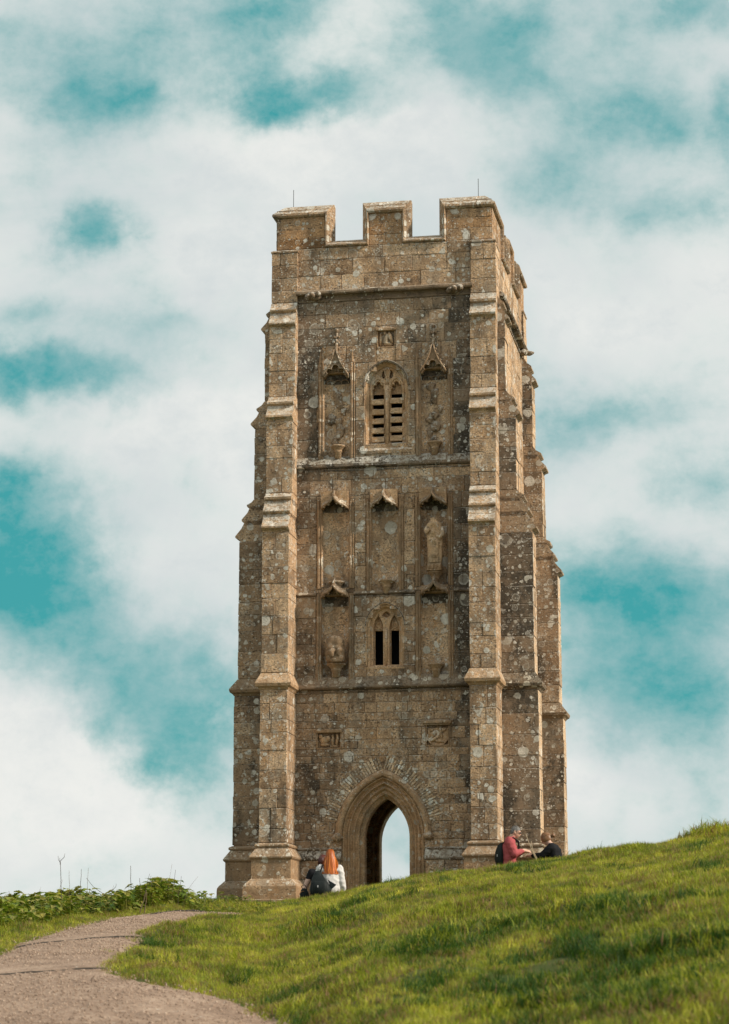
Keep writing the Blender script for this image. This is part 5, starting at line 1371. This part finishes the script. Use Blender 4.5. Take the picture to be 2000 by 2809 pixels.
def companion():
    x, y = -.825, 43.62; z = zat(x, y)+.17
    nd = dict(pelvis=(.03, 0, .10, .135), belly=(.03, .03, .24, .125), chest=(.02, .08, .39, .135), neckb=(.02, .12, .50, .075), neck=(.03, .15, .56, .05), skull=(.04, .17, .63, .05),
              shl=(-.16, .08, .46, .065), ell=(-.265, .06, .24, .044), wrl=(-.32, .05, .07, .030), shr=(.19, .10, .46, .062), elr=(.24, .2, .24, .044), wrr=(.12, .38, .16, .030),
              hipl=(-.07, .05, .10, .10), knl=(-.10, .42, .36, .06), anl=(-.11, .62, .06, .042), toel=(-.11, .75, .04, .035), hipr=(.12, .05, .10, .10), knr=(.15, .42, .34, .06), anr=(.15, .62, .06, .042), toer=(.15, .75, .04, .035))
    M = Matrix.Translation((.035, .185, .675)) @ Matrix.Rotation(R(-14), 4, 'X')
    r = person('person', (x, y, z), R(-6), 'person in a black short-sleeved t-shirt with dark auburn hair, half hidden behind the red-haired woman', nd, M, M_SKIN2, [((-.30, .10, .06), (-.15, -.1, -1), (0, -1, 0), -1, .3, .9), ((.12, .38, .16), (-.3, .8, -.2), (0, 0, -1), 1, .5, .9)])
    dress(nd, ['pelvis', 'belly', 'chest', 'neckb', 'shl', 'shr'], SPINE+[('chest', 'shl'), ('shl', 'cl'), ('chest', 'shr'), ('shr', 'cr')], 'pelvis', .017, 'shirt', M_BLACK, r, dict(cl=('shl', 'ell', .42, .066), cr=('shr', 'elr', .42, .066)))
    dress(nd, ['pelvis', 'hipl', 'knl', 'anl', 'hipr', 'knr', 'anr'], [('pelvis', 'hipl'), ('hipl', 'knl'), ('knl', 'anl'), ('pelvis', 'hipr'), ('hipr', 'knr'), ('knr', 'anr')], 'pelvis', .010, 'jeans', M_DKT, r)
    h = MB(); scalp(h, M, (.090, .112, .130), -.01, .055); 
    for q in range(60):
        a = random.uniform(-2.2, 2.2); p0 = M @ Vector((.05*math.sin(a), -.05*math.cos(a), .115)); p1 = M @ Vector((.088*math.sin(a), -.108*math.cos(a), .03)); p2 = M @ Vector((.090*math.sin(a), -.106*math.cos(a), -.085))
        h.tube([p0, p1, p2], [.006, .009, .005], 4)
    h.build('hair', M_HAUB, r, True)
    b = empty('shoulder_bag', (-1.10, 43.35, zat(-1.10, 43.35)+.06), R(12)); tag(b, 'small oval black bag on the grass at the left foot of the seated pair', 'bag')
    m = MB(); rows = []
    for zz, w in ((0, .05), (.03, .08), (.12, .095), (.22, .085), (.30, .055), (.325, .02)): rows.append([(w*math.cos(a)-.02*zz*3+.01, .055*math.sin(a)*(w/.095)**.5, zz) for a in [2*math.pi*q/16 for q in range(16)]])
    m.loft(rows); m.build('bag_body', M_NYLON, b, True)
    s_ = MB(); s_.tube([(-.04, 0, .29), (-.05, .02, .36), (.0, .04, .39), (.05, .04, .34), (.04, .02, .27)], .008, 6); s_.build('strap', M_BLACK, b, True)
    t = MB(); t.tube([(.085*math.cos(a)-.035, -.045, .15+.12*math.sin(a)) for a in np.linspace(R(80), R(280), 10)], .006, 5); t.build('piping', plain('tan_leather', (.35, .17, .07), .6), b, True)
companion()
def standing(nodes_up): return nodes_up
def man():
    x, y = 2.70, 44.0; z = zat(x, y)
    nd = dict(pelvis=(0, -.02, .93, .135), belly=(0, .0, 1.08, .138), chest=(0, .0, 1.28, .145), neckb=(0, .02, 1.41, .085), neck=(0, .06, 1.47, .058), skull=(0, .10, 1.52, .055),
              shl=(-.175, .0, 1.38, .068), ell=(-.235, .10, 1.15, .050), wrl=(-.10, .29, 1.21, .034), shr=(.175, .0, 1.38, .068), elr=(.235, .10, 1.15, .050), wrr=(.10, .28, 1.22, .034),
              hipl=(-.10, 0, .90, .10), knl=(-.12, .05, .50, .065), anl=(-.12, .0, .09, .045), toel=(-.13, .15, .04, .04), hipr=(.10, 0, .90, .10), knr=(.12, .05, .50, .065), anr=(.12, .0, .09, .045), toer=(.13, .15, .04, .04))
    M = Matrix.Translation((0, .125, 1.565)) @ Matrix.Rotation(R(-14), 4, 'X')
    r = person('person', (x, y, z), R(-92), 'grey-haired man in a faded red jumper and sunglasses, standing in profile with a backpack', nd, M, M_SKIN, [((-.10, .29, 1.21), (.25, .9, -.05), (.6, 0, -.7), -1, .5), ((.10, .28, 1.22), (-.25, .9, -.10), (-.6, 0, -.7), 1, .55)], 1.0)
    dress(nd, ['pelvis', 'belly', 'chest', 'neckb', 'shl', 'ell', 'shr', 'elr'], SPINE+[('chest', 'shl'), ('shl', 'ell'), ('ell', 'cl'), ('chest', 'shr'), ('shr', 'elr'), ('elr', 'cr')], 'pelvis', .020, 'jumper', M_RED, r, dict(cl=('ell', 'wrl', .82, .046), cr=('elr', 'wrr', .82, .046)))
    c = MB(); c.tube([(.085*math.cos(a), .035+.07*math.sin(a), 1.445+.035*math.sin(a)) for a in np.linspace(R(-240), R(60), 15)], .018, 7); c.build('collar', M_RED, r, True)
    dress(nd, ['pelvis', 'hipl', 'knl', 'anl', 'hipr', 'knr', 'anr'], [('pelvis', 'hipl'), ('hipl', 'knl'), ('knl', 'anl'), ('pelvis', 'hipr'), ('hipr', 'knr'), ('knr', 'anr')], 'pelvis', .012, 'trousers', M_DKT, r)
    sh = MB()
    for sx in (-1, 1): sh.ball((sx*.125, .07, .045), (.05, .14, .05), 10, 8)
    sh.build('shoes', M_BLACK, r, True)
    h = MB(); scalp(h, M, (.077, .096, .117), .040, .025)
    for q in range(240):
        a = random.uniform(-2.5, 2.5); ph = random.uniform(0, 1.75); d = Vector((math.sin(a)*math.sin(ph), -math.cos(a)*math.sin(ph), math.cos(ph)))
        p = Vector((d.x*.079, d.y*.099, d.z*.119)); e = (d*.35+Vector((random.uniform(-.5, .5), -.9, random.uniform(-.7, .1)))).normalized()
        h.tube([M @ p, M @ (p+e*.013)], [.004, .0015], 3)
    h.build('hair', M_HGREY, r, True)
    g = MB()
    for sx in (-1, 1):
        g.ball(M @ Vector((sx*.034, .098, .004)), (.026, .012, .018), 9, 6, M.to_3x3()); g.tube([M @ Vector((sx*.056, .096, .008)), M @ Vector((sx*.080, .055, .010)), M @ Vector((sx*.082, -.01, .006))], .0045, 5)
    g.tube([M @ Vector((-.01, .112, .006)), M @ Vector((.01, .112, .006))], .004, 5); g.build('sunglasses', plain('dark_lenses', (.01, .01, .012), .2, .1, 5, .5), r, True)
    b = empty('backpack', T(*(0, 0, 0)), 0); b.location = (x-.165, y, z+.93); b.rotation_euler = (0, 0, R(-92)); tag(b, 'rounded black backpack worn by the man in the red jumper', 'backpack')
    m = MB(); rows = []
    for zz, w, d, oy in ((.0, .10, .04, .03), (.03, .15, .08, .0), (.14, .165, .10, -.01), (.28, .155, .09, .0), (.38, .12, .07, .02), (.44, .07, .03, .04)): rows.append([(w*math.cos(a), oy+d*math.sin(a), zz) for a in [2*math.pi*q/18 for q in range(18)]])
    m.loft(rows); m.build('bag_body', M_NYLON, b, True)
    s_ = MB()
    for sx in (-1, 1):
        q = MB(); q.tube([(sx*.10, .05, .42), (sx*.125, .15, .50), (sx*.13, .25, .52), (sx*.14, .345, .45), (sx*.16, .355, .34), (sx*.185, .25, .20), (sx*.14, .08, .06)], .013, 6); q.build('strap', M_BLACK, b, True)
    t = MB(); t.tube([(.155, -.06, .17), (.158, -.058, .215)], .006, 5); t.build('zip_pull', plain('grey_zip', (.5, .5, .5), .5), b)
man()
def bun_woman():
    x, y = 3.53, 44.0; z = zat(x, y)
    nd = dict(pelvis=(0, -.10, .86, .13), belly=(0, -.06, 1.0, .115), chest=(0, -.03, 1.20, .12), neckb=(0, .03, 1.31, .070), neck=(0, .07, 1.36, .046), skull=(0, .11, 1.40, .05),
              shl=(-.16, .0, 1.28, .058), ell=(-.19, .18, 1.12, .042), wrl=(-.08, .40, 1.13, .029), shr=(.16, .0, 1.28, .058), elr=(.19, .20, 1.12, .042), wrr=(.07, .42, 1.13, .029),
              hipl=(-.09, -.10, .84, .10), knl=(-.11, .02, .46, .06), anl=(-.11, -.04, .08, .042), toel=(-.12, .09, .04, .035), hipr=(.09, -.10, .84, .10), knr=(.11, .02, .46, .06), anr=(.11, -.04, .08, .042), toer=(.12, .09, .04, .035))
    M = Matrix.Translation((0, .13, 1.445)) @ Matrix.Rotation(R(-24), 4, 'X')
    r = person('person', (x, y, z), R(70), 'woman in black with brown hair in a bun, stooping and reaching towards the man', nd, M, M_SKIN2, [((-.08, .40, 1.13), (.2, .9, .05), (.4, 0, -.8), -1, .45, .9), ((.07, .42, 1.13), (-.2, .9, .05), (-.4, 0, -.8), 1, .45, .9)])
    dress(nd, ['pelvis', 'belly', 'chest', 'neckb', 'shl', 'ell', 'shr', 'elr'], SPINE+[('chest', 'shl'), ('shl', 'ell'), ('ell', 'cl'), ('chest', 'shr'), ('shr', 'elr'), ('elr', 'cr')], 'pelvis', .014, 'top', M_BLACK, r, dict(cl=('ell', 'wrl', .88, .040), cr=('elr', 'wrr', .88, .040)))
    dress(nd, ['pelvis', 'hipl', 'knl', 'anl', 'hipr', 'knr', 'anr'], [('pelvis', 'hipl'), ('hipl', 'knl'), ('knl', 'anl'), ('pelvis', 'hipr'), ('hipr', 'knr'), ('knr', 'anr')], 'pelvis', .012, 'trousers', M_DKT, r)
    h = MB(); scalp(h, M, (.093, .108, .126), -.04, .07)
    for q in range(46):
        a = random.uniform(-2.4, 2.4); h.tube([M @ Vector((.05*math.sin(a), .05-.02*abs(a), .112)), M @ Vector((.087*math.sin(a), -.09*math.cos(a), .05)), M @ Vector((.03*math.sin(a), -.112, -.01))], [.006, .009, .006], 4)
    h.build('hair', M_HBRN, r, True)
    k = MB(); k.ball(M @ Vector((.0, -.145, -.005)), (.040, .036, .040), 12, 9, None, .25, 3); k.tube([M @ Vector((.034*math.cos(a), -.15+.01*math.sin(a*3), -.005+.034*math.sin(a))) for a in np.linspace(0, 9, 22)], .010, 5); k.build('hair_bun', M_HBRN, r, True)
bun_woman()
#PEOPLE_END
